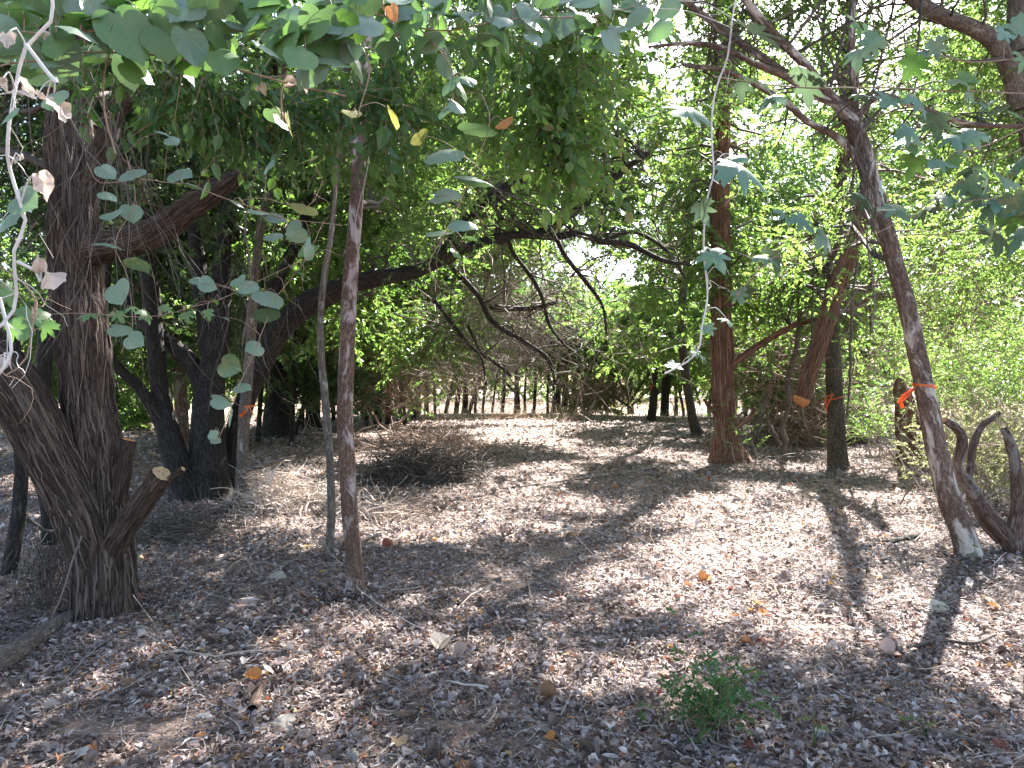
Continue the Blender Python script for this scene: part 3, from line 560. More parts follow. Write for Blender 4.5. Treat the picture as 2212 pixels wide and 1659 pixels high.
# leaning lichen tree at right
L1 = Tree('leaning_lichen_tree', 'left-leaning trunk with whitish lichen patches and a bright orange tape bow, right foreground', W(2090, 1205, 6.5), 'lichen')
L1.stem('trunk', [(2098,1218,6.5,27),(2085,1165,6.5,25),(2052,1080,6.5,23.5),(2030,1000,6.5,22),(2009,900,6.5,21),(1985,780,6.5,19.5),(1962,670,6.5,18.5),(1940,590,6.5,18),(1914,500,6.5,18),(1884,400,6.5,19),(1862,320,6.5,20),(1838,258,6.5,16),(1790,203,6.5,12),(1740,140,6.5,10),(1680,80,6.5,9),(1620,10,6.5,8),(1540,-80,6.5,6)], 40, .03, rough=.10, ridge=.007, rf=32, flare=.15)
for rows in ([(1855,345,6.5,10),(1810,296,6.5,8),(1745,262,6.45,7),(1700,222,6.4,7),(1630,180,6.4,6),(1560,150,6.4,5),(1480,140,6.4,4)], [(1800,220,6.5,10),(1760,205,6.5,8),(1700,165,6.5,8),(1640,140,6.5,7),(1560,102,6.5,6),(1490,92,6.5,5),(1400,100,6.5,3)],
             [(1790,205,6.5,10),(1730,178,6.6,9),(1650,125,6.7,9),(1570,70,6.8,8),(1495,12,6.9,7),(1440,-40,7,6)], [(1850,250,6.5,8),(1900,205,6.4,6),(1960,222,6.4,6),(2020,243,6.4,6),(2090,265,6.4,5.5),(2160,271,6.4,5),(2250,272,6.4,4)],
             [(1855,310,6.5,9),(1845,200,6.55,7),(1838,90,6.6,6),(1850,-40,6.7,5)], [(1700,100,6.5,6),(1640,60,6.6,5),(1600,-20,6.7,4)]):
    Q = L1.stem('limb', rows, 14, .05, rough=.15, ridge=.004); L1.sub(L1.br, Q, 9, .7, .5, .3, .35, .03, .2)
H1.bark = 'cut_red'; H1.stem('bare_end', [(1733,857,13.33,17.6),(1729,866,13.34,17.2),(1724,873,13.345,10)], 28, .05, rough=.1); H1.bark = 'cedar'
F1 = Tree('sawn_forked_stump', 'low forked stump with bare upright prongs, right of the foot of the leaning trunk', W(2190, 1200, 6.7), 'stump', 'stump')
F1.stem('prong', [(2192,1212,6.7,22),(2190,1170,6.7,19),(2192,1130,6.7,16),(2198,1090,6.7,13),(2197,1030,6.7,13),(2190,985,6.7,12),(2180,950,6.7,10),(2168,922,6.7,8)], 24, .03, cap='cut', rough=.22, ridge=.014, rf=32)
F1.stem('prong', [(2188,1185,6.7,17),(2165,1150,6.7,17),(2128,1106,6.7,17),(2095,1052,6.68,14),(2075,1025,6.66,12),(2068,1000,6.65,11),(2078,960,6.65,11),(2074,935,6.65,10),(2056,916,6.62,9),(2040,906,6.6,7)], 24, .03, cap='cut', rough=.24, ridge=.012, rf=32)
F1.stem('prong', [(2094,1040,6.7,8),(2098,990,6.72,8),(2104,955,6.75,8),(2118,922,6.8,8),(2138,906,6.8,7),(2160,890,6.8,4)], 14, .03, rough=.25, ridge=.006)
F1.stem('prong', [(2165,1165,6.75,14),(2130,1130,6.85,13),(2112,1100,6.9,10),(2100,1060,6.95,7)], 14, .05, rough=.12)
K1 = Tree('broken_snag', 'short broken red-brown snag with a jagged top, behind the leaning taped trunk', W(1965, 1000, 13.2), 'cedar', 'stump')
K1.stem('trunk', [(1964,1004,13.2,27),(1961,960,13.2,23),(1959,900,13.2,22),(1953,860,13.2,20),(1944,835,13.2,14),(1942,815,13.2,4)], 24, .07, rough=.2, ridge=.04, rf=14)
K1.stem('prong', [(1966,930,13.1,14),(1985,905,13.0,13),(2010,935,12.9,13),(2030,960,12.8,11)], 12, .08, rough=.15)
R1 = Tree('overhanging_tree', 'thick grey tree in the upper right corner, heavy limb curving up to the left', W(2330, 1150, 7.4), 'grey')
R1.stem('trunk', [(2400,1160,7.4,30),(2370,900,7.3,26),(2300,600,7.2,23),(2245,380,7.1,21),(2212,200,7.0,21),(2200,60,7,22),(2204,-120,7,20)], 24, .07, rough=.12, ridge=.012, rf=26)
Q = R1.stem('limb', [(2205,230,7.0,22),(2185,160,6.95,20),(2150,95,6.9,18),(2105,60,6.85,17),(2040,35,6.8,16),(1985,5,6.8,15),(1920,-50,6.8,12)], 18, .06, rough=.14, ridge=.008); R1.sub(R1.br, Q, 12, .9, .3, .2, .3, .03, .1)

# thin trees of the middle distance and field edge
def slender(px, py, r, lean=0., h=5.5, fork=1, label=None, name='slender_tree', bark='dark', group=None, d=None, vols=None, mats=LM, wob=.05):
    d = d or GD(py); b = W(px, py, d); b[2] = 0
    T = Tree(name, label, b, bark, group=group); rm = r*d/FPX
    P = wiggle(b-np.array([0, 0, .1]), (lean, R.normal(0, .03), 1), h, rm*1.15, rm*.45, 9, wob); T.stem('trunk', P, 6, .5, world=True, rough=.12)
    for k in range(fork):
        i = R.integers(2, 5); T.stem('limb', wiggle(P[i, :3], (R.choice([-1, 1])*R.uniform(.3, .9), R.normal(0, .3), 1), h*.7, rm*.6, rm*.2, 7, .1), 5, .5, world=True)
    T.crown(mats, vols or [(px+lean*60, 700, d, 50, 90, 1.6, 90, 'lo', 1)])
    return T
thin = []
EDGE_LABEL = 'slender dark tree before the bright field'
for px, py, r, le in [(905,893,4,0),(922,896,5,.05),(940,893,3,-.1),(962,891,4,.2),(985,892,5,.05),(1003,892,6,.12),(1012,893,4,.25),(1026,892,3,0),(1042,891,3,.1),(1062,890,2.5,.2),(1085,892,4,.08),(1113,892,3.5,0),(1121,892,3.5,.05),(1135,892,3,-.05),(1152,892,3.5,.1),(1183,892,3,0),(1195,890,6,.05),(1206,891,7,-.05),(1217,892,7,.1),(1228,893,4,.2),(1237,893,5,.25),(1258,893,4,.2),(1272,893,4,0),(1330,893,3,-.2)]:
    thin.append(slender(px, py, r, le, R.uniform(4.8, 6.2), R.integers(1, 3), EDGE_LABEL, group='slender trees along the field edge'))
MID_LABEL = 'thin shaded stem in the thicket behind the spotted slim tree, left of the field opening'
for px, py, r, le in [(790,925,4,0),(806,930,5,.1),(822,915,5,-.05),(838,918,6,.05),(858,912,4,.2),(876,915,5,-.15),(892,905,5,.1),(812,905,3,0),(850,902,4,-.1),(880,900,3,.2),(799,899,4,.1),(815,896,5,-.1),(832,898,3,.15),(865,896,5,.05),(901,899,4,-.05),(786,905,6,.05)]:
    thin.append(slender(px, py, r, le, R.uniform(4.5, 5.6), 2, MID_LABEL, group='thin stems in the thicket', vols=[(px, 700, GD(py), 60, 90, 1.5, 70, 'lo', 3)]))
LEFT_LABEL = 'thin stem in the dim wood between the black forked tree and the spotted slim tree'
for px, py, r, le in [(258,935,4,0),(275,925,3,.1),(366,915,4,0),(556,955,5,.05),(628,958,5,-.02),(652,925,4,.1),(560,930,4,0),(720,912,4,0),(290,905,3,.2),(350,905,3,-.1)]:
    thin.append(slender(px, py, r, le, R.uniform(4.5, 5.6), 2, LEFT_LABEL, group='thin stems in the dim wood', vols=[(px, 660, GD(py), 70, 110, 1.5, 80, 'lo', 3)]))
RIGHT_LABEL = 'thin stem in the sunlit scrub right of the cedar'
for px, py, r, le in [(1645,905,3,-.2),(1745,925,4,.15),(1765,915,3,.3),(1850,905,4,0),(1885,900,3,.2),(1610,900,4,.1),(1920,895,3,-.2),(2060,905,3,-.1),(2130,900,3,.2),(1590,890,3,0),(1530,895,4,.1),(1545,900,5,.0),(1460,896,4,.1),(1478,898,3,-.1),(1625,899,4,.2),(1665,896,5,-.1),(1780,898,4,.1),(1825,900,5,.15)]:
    thin.append(slender(px, py, r, le, R.uniform(4., 5.2), 2, RIGHT_LABEL, group='thin stems in the scrub', bark='post', vols=[(px, 720, GD(py), 70, 130, 1.5, 80, 'lo', 3)]))
E1 = slender(1363, 893, 7, 0, 5.5, 1, 'small tree with a dark trunk and low V-spread branches against the sunlit field', 'spreading_tree', vols=[(1363, 720, 36, 110, 110, 2, 420, 'lo', 1)])
for rows in ([(1363,868,36,4),(1335,820,36,3),(1300,790,36,2),(1268,765,36,1.5)], [(1364,850,36,4),(1340,790,36,3),(1318,750,36,2)], [(1364,862,36,4),(1392,820,36,3),(1425,785,36,2),(1450,770,36,1.5)], [(1363,880,36,3),(1310,845,36,2),(1255,815,36,1.5)], [(1364,875,36,3),(1410,835,36,2),(1470,800,36,1.3)]): E1.stem('limb', rows, 5, .5)
E2 = Tree('taped_far_tree', 'dark far tree with a scrap of orange tape, leaning slightly right', W(1408, 905, 31), 'dark'); E2.stem('trunk', [(1406,910,31,11),(1410,880,31,9),(1416,820,31,9),(1424,740,31,8),(1432,640,31,7),(1440,520,31,6),(1445,380,31,5)], 9, .4, rough=.1)
E3 = Tree('dark_far_tree', 'black far trunk immediately right of the small taped tree', W(1435, 893, 33), 'dark'); E3.stem('trunk', [(1435,897,33,10),(1437,860,33,9),(1440,800,33,9),(1446,700,33,8),(1450,560,33,7),(1452,420,33,5)], 9, .4, rough=.1)
thin += [E1]
ORD = 'first second third fourth fifth sixth seventh eighth ninth tenth eleventh twelfth thirteenth fourteenth fifteenth sixteenth seventeenth eighteenth nineteenth twentieth twenty-first twenty-second twenty-third twenty-fourth twenty-fifth'.split()
for g_, txt in (('slender trees along the field edge', 'slender dark tree before the bright field, {} from the left of its row'), ('thin stems in the thicket', 'thin shaded stem in the thicket behind the spotted slim tree, {} from the left'), ('thin stems in the dim wood', 'thin stem in the dim wood left of the spotted slim tree, {} from the left'), ('thin stems in the scrub', 'thin stem in the sunlit scrub around the cedar, {} from the left')):
    for k_, t_ in enumerate(sorted([t for t in thin if t.root.get('group') == g_], key=lambda t: t.root.location.x/t.root.location.y)): t_.root['label'] = txt.format(ORD[k_])
print('stems done')

# ------------------------------------------------------------------ crowns
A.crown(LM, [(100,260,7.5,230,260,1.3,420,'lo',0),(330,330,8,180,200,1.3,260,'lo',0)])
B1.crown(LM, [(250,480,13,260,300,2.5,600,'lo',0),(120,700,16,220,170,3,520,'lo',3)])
B2.crown(LM, [(470,380,13.5,260,260,2.5,650,'lo',0),(420,620,17,230,170,3,480,'lo',3),(430,540,13.5,230,200,1.5,330,'lo',0),(330,770,26,250,60,3,240,'lo',3)])  # dark leaf colour paints shade between the trunks, bright leaf colour flecks of light
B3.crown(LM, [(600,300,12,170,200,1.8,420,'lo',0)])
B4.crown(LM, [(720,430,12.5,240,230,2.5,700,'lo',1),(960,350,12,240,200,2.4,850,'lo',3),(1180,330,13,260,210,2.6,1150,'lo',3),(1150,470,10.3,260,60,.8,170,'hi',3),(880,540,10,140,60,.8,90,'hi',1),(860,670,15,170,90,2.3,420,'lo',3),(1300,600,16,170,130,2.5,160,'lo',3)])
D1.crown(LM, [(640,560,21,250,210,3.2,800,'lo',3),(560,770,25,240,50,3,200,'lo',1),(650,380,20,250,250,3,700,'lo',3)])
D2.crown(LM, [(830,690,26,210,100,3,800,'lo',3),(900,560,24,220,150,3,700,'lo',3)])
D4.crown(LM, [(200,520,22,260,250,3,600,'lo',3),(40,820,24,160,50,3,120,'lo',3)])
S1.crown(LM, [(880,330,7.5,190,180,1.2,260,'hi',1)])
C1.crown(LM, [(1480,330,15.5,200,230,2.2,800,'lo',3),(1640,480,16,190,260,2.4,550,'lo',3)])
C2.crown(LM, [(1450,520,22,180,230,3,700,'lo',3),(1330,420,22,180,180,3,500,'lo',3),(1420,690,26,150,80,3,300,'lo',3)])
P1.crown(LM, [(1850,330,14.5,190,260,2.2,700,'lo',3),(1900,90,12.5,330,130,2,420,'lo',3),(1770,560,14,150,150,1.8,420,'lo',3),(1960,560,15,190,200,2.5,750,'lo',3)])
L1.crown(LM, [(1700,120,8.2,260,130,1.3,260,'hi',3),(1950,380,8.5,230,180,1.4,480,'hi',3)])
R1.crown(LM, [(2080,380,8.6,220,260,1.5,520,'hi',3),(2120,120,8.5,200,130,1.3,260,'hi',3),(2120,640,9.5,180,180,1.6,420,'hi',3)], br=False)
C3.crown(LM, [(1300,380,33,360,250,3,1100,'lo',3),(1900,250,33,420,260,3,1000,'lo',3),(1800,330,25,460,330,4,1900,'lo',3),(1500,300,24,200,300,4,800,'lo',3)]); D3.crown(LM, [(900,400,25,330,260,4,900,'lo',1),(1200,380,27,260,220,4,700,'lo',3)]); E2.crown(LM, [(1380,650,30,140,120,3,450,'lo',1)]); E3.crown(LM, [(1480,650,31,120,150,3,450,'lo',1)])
print('sprays', TRI[0])

# added overhead canopy, mostly unseen, shades the floor; each spray joins a nearby crown
n = 60000
gx = R.uniform(-11, 11, n); gy = R.uniform(-3, 27, n); zz = R.uniform(6.5, 11.5, n)
P = np.stack([gx+S[0]/S[2]*zz, gy+S[1]/S[2]*zz, zz], -1)
cl = vnoise(P*.9+40); P = P[cl > .40]
el = (P[:, 2]-EYE)/np.maximum(P[:, 1], .1)*FPX; inv = (el < 850) & (P[:, 1] > 0)
pxs = CX+FPX*P[:, 0]/np.maximum(P[:, 1], .1)
P = P[~(inv & (R.random(len(P)) < np.where(pxs > 1450, .6, .35)))]
P = P[keep(P, .12)]
owners = [A, B1, B2, B4, S1, S2, C1, C2, P1, L1, R1, D1, B3]; ctr = np.array([t.o[:2]+np.array([.6, 4.]) for t in owners])
own = np.argmin(np.linalg.norm(P[:, None, :2]-ctr[None], axis=2), axis=1)
for i, t in enumerate(owners):
    Q = P[own == i]; t.leafmats = t.leafmats or LM
    t.leaf.put('lo', Q, 1.5, 1 if i % 2 else 0)
    for q in Q[::90]:
        src = t.paths[0]; a = src[R.integers(int(len(src)*.6), len(src))]
        if np.linalg.norm(a[:3]-q) < 7:
            ts = np.linspace(0, 1, 6)[:, None]; Bz = a[:3]+(q-a[:3])*ts; Bz[1:-1] += R.normal(0, .22, (4, 3)); tube(t.br, np.hstack([Bz, np.linspace(.014, .005, 6)[:, None]]), 4, resample=False)
print('overhead', len(P))
P = np.stack([R.uniform(-9, -1.2, 2600), R.uniform(-4, 3.5, 2600), R.uniform(4, 8, 2600)], -1); A.leaf.put('lo', P[vnoise(P*.9) > .4], 1.4, 0)  # unseen foliage added left of and behind the camera to darken the left
for t in (A, A2, A3, B1, B2, B3, B4, D1, D2, D3, D4, S1, S2, C1, C2, C3, C4, P1, H1, L1, F1, K1, R1, E2, E3, *thin): t.done()

# ------------------------------------------------------------------ bushes and undergrowth (right side and clearing edge)
def bush(label, vols, base, mats, stems=14, h=1.4, tm='twig', name='bush', group=None):
    r = empty(name, base, label, 'bush', group); o = np.array(r.location); mb = Sprays()
    for px, py, d, rx, ry, rd, n_, kind, mi, *sc in vols:
        C, P = vol_points(px, py, d, rx, ry, rd, int(n_*1.8), .2+.01*d, 7); mb.put(kind, P, sc[0] if sc else float(np.clip(.0046*d/.058, .7, 2.4)), mi, (-.4, 1.2))
    mb.build('foliage', mats, r, o, tm)
    tb = MB(); st = np.array(base)+R.normal(0, 1, (stems, 3))*np.array([.35, .35, 0]); dr = R.normal(0, .45, (stems, 3)); dr[:, 2] = 1
    thin_tubes(tb, many_wiggles(st, dr, h*R.uniform(.6, 1.2, stems), .014, .004, 6, .18)); tag(tb.build('stems', M[tm], r, False, o), kind='stuff')
    return r
bush('pale grey-green brush in full sun behind the forked stump', [(2140,985,9.2,110,75,1.0,420,'hi',0)], (G(2150,1110)[0], 9.2, 0), ['leaf_pale'], 26, 1.2)
bush('feathery pale scrub low down at the right edge, beyond the leaning trunk', [(2120,905,11.5,110,50,1.2,240,'hi',0)], (6.9, 11.5, 0), ['leaf_pale'], 26, 1.5)
bush('bright yellow-green bush over the broken snag', [(2040,700,15.5,130,90,1.3,420,'hi',0)], (8.2, 15.5, 0), ['leaf_bright'], 18, 2.2)
bush('bright leafy bush at the right edge above the pale brush', [(2150,780,10.5,110,100,1.3,480,'hi',0)], (6.9, 10.5, 0), ['leaf_bright'], 18, 2.2)
bush('low light green sprigs by the broken snag', [(1905,925,16.2,50,35,.5,70,'hi',0)], (8.1, 16.2, 0), ['leaf_bright'], 8, .8)
bush('small yellow-green weed clump at the right foot of the cedar', [(1612,925,14.6,18,38,.2,26,'hi',0,.8)], (4.6, 14.6, 0), ['leaf_bright'], 5, .7)
bush('sunlit green scrub seen between the cedar and the post-like tree', [(1680,760,19,90,110,1.8,380,'lo',0)], (6.8, 19, 0), ['leaf_mid'], 14, 2.)
bush('scrubby green growth under the hung-up log', [(1760,880,20,110,50,1.5,260,'lo',0)], (8.2, 20, 0), ['leaf_mid'], 14, 1.2)
bush('vivid green leafy sapling top glowing in the gap beyond the arch', [(1240,645,22,45,30,.8,80,'lo',0,1.5),(1195,628,22,35,16,.6,40,'lo',0,1.5)], (1.9, 22, 0), ['leaf_vivid'], 5, 4.2)
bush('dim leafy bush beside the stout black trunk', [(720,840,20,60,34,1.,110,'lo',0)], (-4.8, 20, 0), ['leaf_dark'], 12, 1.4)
bush('weedy green patch lit by sun far behind the black forked tree', [(285,900,24,60,22,1.,120,'lo',0)], (-12.3, 24, 0), ['leaf_bright'], 8, .8)
bush('low scrub in front of the field at the left of the opening', [(820,865,29,80,18,1.5,90,'lo',0)], (-5., 29, 0), ['leaf_mid'], 14, 1.)
bush('pale wispy shrub in the open field, left of the spreading tree', [(1290,862,36.5,60,26,1.,130,'lo',0)], (4.2, 36.5, .1), ['leaf_pale'], 30, 1.8)
bush('small dark seedling tuft on the leaf floor left of the cedar', [(1296,918,24,12,12,.15,14,'lo',0,.6)], (2.85, 24, 0), ['leaf_dark'], 3, .4)

# near green shrub
def near_shrub():
    b = G(1530, 1585); b[2] = float(gz(b[0], b[1])); r = empty('green_shrub', b, 'small dark green round-leaved shrub growing from the litter, bottom right of centre', 'shrub'); o = np.array(r.location)
    st = MB(); lf = Sprays(); K = 26; s0 = b+R.normal(0, 1, (K, 3))*np.array([.06, .05, 0]); dr = R.normal(0, .5, (K, 3)); dr[:, 2] = 1.1
    Pw = many_wiggles(s0, dr, R.uniform(.14, .36, K), .0025, .001, 6, .2); Pw[:, :, 2] = np.maximum(Pw[:, :, 2], b[2]+.005)
    tall = many_wiggles(b[None]+np.array([[-.02, .05, 0]]), np.array([[-.1, 0, 1.]]), .50, .003, .0015, 6, .06); thin_tubes(st, np.vstack([Pw, tall]))
    Q = np.vstack([Pw[:, 2:, :3].reshape(-1, 3), Pw[:, 4:, :3].reshape(-1, 3), tall[0, 3:, :3]]); Q = Q+R.normal(0, .012, Q.shape)
    lf.put('tiny', Q, .85, 0, (-.3, 1.3)); tag(st.build('stems', M['stem'], r, False, o), kind='stuff'); lf.build('foliage', ['shrub_leaf'], r, o, 'stem')
near_shrub()

# far woods beyond the field
mb = Sprays()
n = 9000; x = R.uniform(-90, 90, n); y = R.uniform(62, 90, n); hmax = 7+3.5*vnoise(np.stack([x*.12+9, y*.05, 0*x], -1)); z = R.random(n)**.7*hmax
mb.put('lo', np.stack([x, y, z+.3], -1), 6.5)
tag(mb.build('far_woods', ['leaf_far'], None, (0, 0, 0))[0], 'hazy green line of distant woods beyond the dry field', 'woods', kind='stuff')
# tall dry grass
mb = MB(); n = 9000; x = R.uniform(-32, 34, n); y = 32.3+R.random(n)**1.6*27; s0 = np.stack([x, y, np.full(n, -.06)], -1); dr = R.normal(0, .3, (n, 3)); dr[:, 2] = 1
thin_tubes(mb, many_wiggles(s0, dr, R.uniform(.3, .75, n), .012, .003, 2, .15)); tag(mb.build('dry_grass', M['straw']), 'tall straw-coloured grass glowing in the open field', 'grass', kind='stuff')

# ------------------------------------------------------------------ leaf litter
def litter(mb, n, y0, y1, L0, L1, hi, lift=.0, at_=None):
    u = R.random(n); y = np.sqrt(y0*y0+u*(y1*y1-y0*y0)); x = R.uniform(-.76, .76, n)*y
    dn = .6*vnoise(np.stack([x*2.1, y*2.1, 0*x], -1))+.4*vnoise(np.stack([x*6, y*6, 0*x+5], -1)); kp = (dn > .20+.10*R.random(n)) | (L1 < .03); x, y, dn = x[kp], y[kp], dn[kp]; n = len(x)
    if at_: x, y, n = at_[0], at_[1], len(at_[0]); dn = np.full(n, .7)
    z = gz(x, y)+R.random(n)**2*.02+lift+np.clip(dn-.5, 0, .4)*.10
    yaw = R.uniform(0, 2*np.pi, n); L = R.uniform(L0, L1, n)*np.where(R.random(n) < .06, 1.6, 1); wd = L*R.uniform(.3, .75, n)*np.where(R.random(n) < .3, .35, 1)
    d = np.stack([np.cos(yaw), np.sin(yaw), R.normal(0, .28, n)], -1); d /= np.linalg.norm(d, axis=1)[:, None]
    nn = np.stack([R.normal(0, .38, n), R.normal(0, .38, n), np.ones(n)], -1); nn -= d*(nn*d).sum(1)[:, None]; nn /= np.linalg.norm(nn, axis=1)[:, None]; s_ = np.cross(nn, d)
    b = np.stack([x, y, z], -1); cup = R.normal(.15, .35, n)*wd; bend = R.normal(0, .18, n)*L
    def at(t, sd, cz, wf):
        return b+d*(L*(t-.5))[:, None]+s_*(wd*.5*sd*wf)[:, None]+nn*((cup*abs(sd)*1.0)+bend*(4*t*(1-t)))[:, None]
    if hi:
        jit = lambda: R.uniform(.75, 1.2, n)
        V = np.stack([at(0, 0, 0, 1), at(.3, -1, 0, jit()), at(.3, 0, 0, 1), at(.3, 1, 0, jit()), at(.68, -1, 0, jit()*.85), at(.68, 0, 0, 1), at(.68, 1, 0, jit()*.85), at(1, 0, 0, 1)], 1)
        fq = np.array([[1, 4, 5, 2], [2, 5, 6, 3]]); ft = np.array([[0, 1, 2], [0, 2, 3], [4, 7, 5], [5, 7, 6]]); o = np.arange(n)[:, None, None]*8
        V = V.reshape(-1, 3); s0 = mb.n; mb.add(V, (fq[None]+o).reshape(-1, 4)); mb.f[3].append((ft[None]+o).reshape(-1, 3)+s0); mb.m[3].append(np.zeros(n*4, np.int32))
    else:
        V = np.stack([at(0, 0, 0, 1), at(.45, -1, 0, 1), at(1, 0, 0, 1), at(.5, 1, 0, 1)], 1).reshape(-1, 3); o = np.arange(n)[:, None, None]*4
        mb.add(V, (np.array([[0, 1, 2, 3]])[None]+o).reshape(-1, 4))
def straw(mb, n, y0, y1, L0, L1):
    y = np.sqrt(y0*y0+R.random(n)*(y1*y1-y0*y0)); x = R.uniform(-.76, .76, n)*y; a = R.uniform(0, 2*np.pi, n); L = R.uniform(L0, L1, n); wd = .0013*y**.6
    b = np.stack([x, y, gz(x, y)+.018+R.random(n)*.02], -1); d = np.stack([np.cos(a), np.sin(a), R.normal(0, .22, n)], -1); s_ = np.stack([-np.sin(a), np.cos(a), R.normal(0, .4, n)], -1)
    bow = s_*(R.normal(0, .12, n)*L)[:, None]
    V = np.stack([b-d*L[:, None]/2, b+bow-s_*wd[:, None], b+d*L[:, None]/2, b+bow+s_*wd[:, None]], 1).reshape(-1, 3)
    mb.add(V, (np.array([[0, 1, 2, 3]])[None]+np.arange(n)[:, None, None]*4).reshape(-1, 4))
mb = MB()
litter(mb, 52000, 2.6, 5.6, .018, .055, True); litter(mb, 50000, 2.6, 6.5, .008, .022, False, .004); straw(mb, 30000, 2.6, 7, .02, .07); straw(mb, 20000, 7, 16, .05, .16); litter(mb, 60000, 5.6, 10, .025, .07, False); litter(mb, 62000, 10, 18, .04, .09, False); litter(mb, 52000, 18, 34, .07, .14, False)
for px_, py_, rr_ in ((228,1335,.36),(767,1292,.10),(711,1210,.06),(2092,1208,.14),(2190,1204,.14),(1572,992,.36),(1812,1008,.20),(402,1078,.3),(455,1072,.36),(15,1262,.1)):
    g0 = G(px_, py_); k_ = 420 if g0[1] < 8 else 200; a_ = R.uniform(0, 6.283, k_); q_ = rr_*(.85+R.random(k_)**2*.9); litter(mb, 10, 3, 4, .014+.002*g0[1], .03+.004*g0[1], True, .01, (g0[0]+q_*np.cos(a_), g0[1]+q_*np.sin(a_)))
mb.build('leaf_litter', M['litter']); o = bpy.data.objects['leaf_litter']; tag(o, 'thick carpet of curled dry grey and tan leaves over the ground', 'leaf litter', kind='stuff')
mb = MB()
for n, y0, y1, ln_, r in ((2600, 2.6, 6, .16, .0016), (2600, 5, 12, .3, .003), (1500, 11, 26, .6, .006), (160, 2.8, 9, .6, .0045)):
    y = np.sqrt(y0*y0+R.random(n)*(y1*y1-y0*y0)); x = R.uniform(-.75, .75, n)*y; a = R.uniform(0, 2*np.pi, n)
    s0 = np.stack([x, y, gz(x, y)+R.uniform(.008, .035, n)], -1); dr = np.stack([np.cos(a), np.sin(a), R.normal(.02, .12, n)], -1)
    Q = many_wiggles(s0, dr, ln_*R.uniform(.4, 1.6, n), r*R.uniform(.6, 1.5, n), r*.4, 4, .22, .0); Q[:, :, 2] = np.maximum(Q[:, :, 2], gz(Q[:, :, 0], Q[:, :, 1])+.004); thin_tubes(mb, Q)
tag(mb.build('scattered_twigs', M['twig']), 'fine bleached twigs strewn over the leaf litter', 'twigs', kind='stuff')

# ------------------------------------------------------------------ brush piles
def brush_pile(label, px, py, wpx, hpx, n, mat, ln_=.8, r=.006, name='brush_pile', nstick=10, depth=.6):
    d = GD(py); c = W(px, py, d); c[2] = float(gz(c[0], c[1])); rt = empty(name, c, label, 'brush pile'); o = np.array(rt.location)
    rx, hz = wpx*d/FPX/2, hpx*d/FPX; a = R.uniform(0, 2*np.pi, n); rr = np.sqrt(R.random(n)); x = rx*rr*np.cos(a); y = depth*rr*np.sin(a); ctrs = R.normal(0, 1, (max(5, n//60), 3))*np.array([rx*.45, depth*.45, 0]); ci_ = R.integers(0, len(ctrs), n); x = np.where(R.random(n) < .6, ctrs[ci_, 0]+R.normal(0, .14, n), x); y = np.where(R.random(n) < .6, ctrs[ci_, 1]+R.normal(0, .14, n), y); rr = np.sqrt((x/rx)**2+(y/depth)**2).clip(0, 1)
    z = R.random(n)*hz*(1-rr**2*.85)*(.45+.9*vnoise(np.stack([x*3, y*3, 0*x+px], -1))); s0 = c+np.stack([x, y, z+.02], -1); yaw = R.uniform(0, 2*np.pi, n); dr = np.stack([np.cos(yaw), np.sin(yaw), R.normal(0, .3, n)], -1)
    Q = many_wiggles(s0-dr*ln_*.3, dr, ln_*R.uniform(.3, 1.3, n), r*np.where(R.random(n) < .12, 2.2, .8)*R.uniform(.5, 1.3, n), r*.35, 6, .34); Q[:, :, 2] = np.maximum(Q[:, :, 2], c[2]+.01)
    m_ = MB(); thin_tubes(m_, Q); tag(m_.build('tangled_twigs', M[mat], rt, False, o), kind='stuff')
    for k in range(nstick):
        a = R.uniform(0, 2*np.pi); p = c+np.array([R.uniform(-.6, .3)*rx, R.uniform(-.5, .3)*depth, R.uniform(.1, .9)*hz]); s_ = MB()
        tube(s_, wiggle(p, (math.cos(a), math.sin(a)*.6, R.uniform(-.1, .25)), R.uniform(.5, 1.1)*max(rx, .5), r*2.4, r*.8, 6, .2), 6, .1, rough=.2); s_.build('stick', M[mat], rt, True, o, True)
brush_pile('pale tangled heap of dead twigs between the slim pale stem and the thin brown stem', 620, 1100, 230, 105, 520, 'twig_pale', .5, .0055, nstick=14)
brush_pile('low pale heap of twigs at the foot of the thin brown stem', 800, 1120, 180, 50, 220, 'twig_pale', .45, .0045)
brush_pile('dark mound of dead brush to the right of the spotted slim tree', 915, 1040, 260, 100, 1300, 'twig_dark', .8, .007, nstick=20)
brush_pile('grey brush spread behind the dark mound', 880, 975, 330, 50, 600, 'twig_brown', 1.0, .008, depth=1.5)
brush_pile('small reddish tangle of twigs in front of the dark mound', 885, 1110, 90, 30, 200, 'twig_brown', .35, .003)
brush_pile('dark heap of old branches behind the post-like tree', 1850, 955, 240, 85, 900, 'twig_dark', 1.4, .011, depth=1.5)
brush_pile('tangled brown brush below the hung-up log', 1720, 960, 150, 70, 600, 'twig_brown', 1., .008, depth=1.)
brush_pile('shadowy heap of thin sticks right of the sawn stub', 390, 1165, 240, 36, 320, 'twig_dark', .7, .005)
brush_pile('low ragged line of dead canes and straw where the clearing meets the dry field', 1150, 905, 620, 12, 180, 'twig_brown', 1.4, .012, nstick=4, depth=.8)
brush_pile('sunlit grey sticks heaped beyond the leaning trunk', 2030, 1010, 200, 60, 500, 'twig', 1.0, .007, depth=1.)

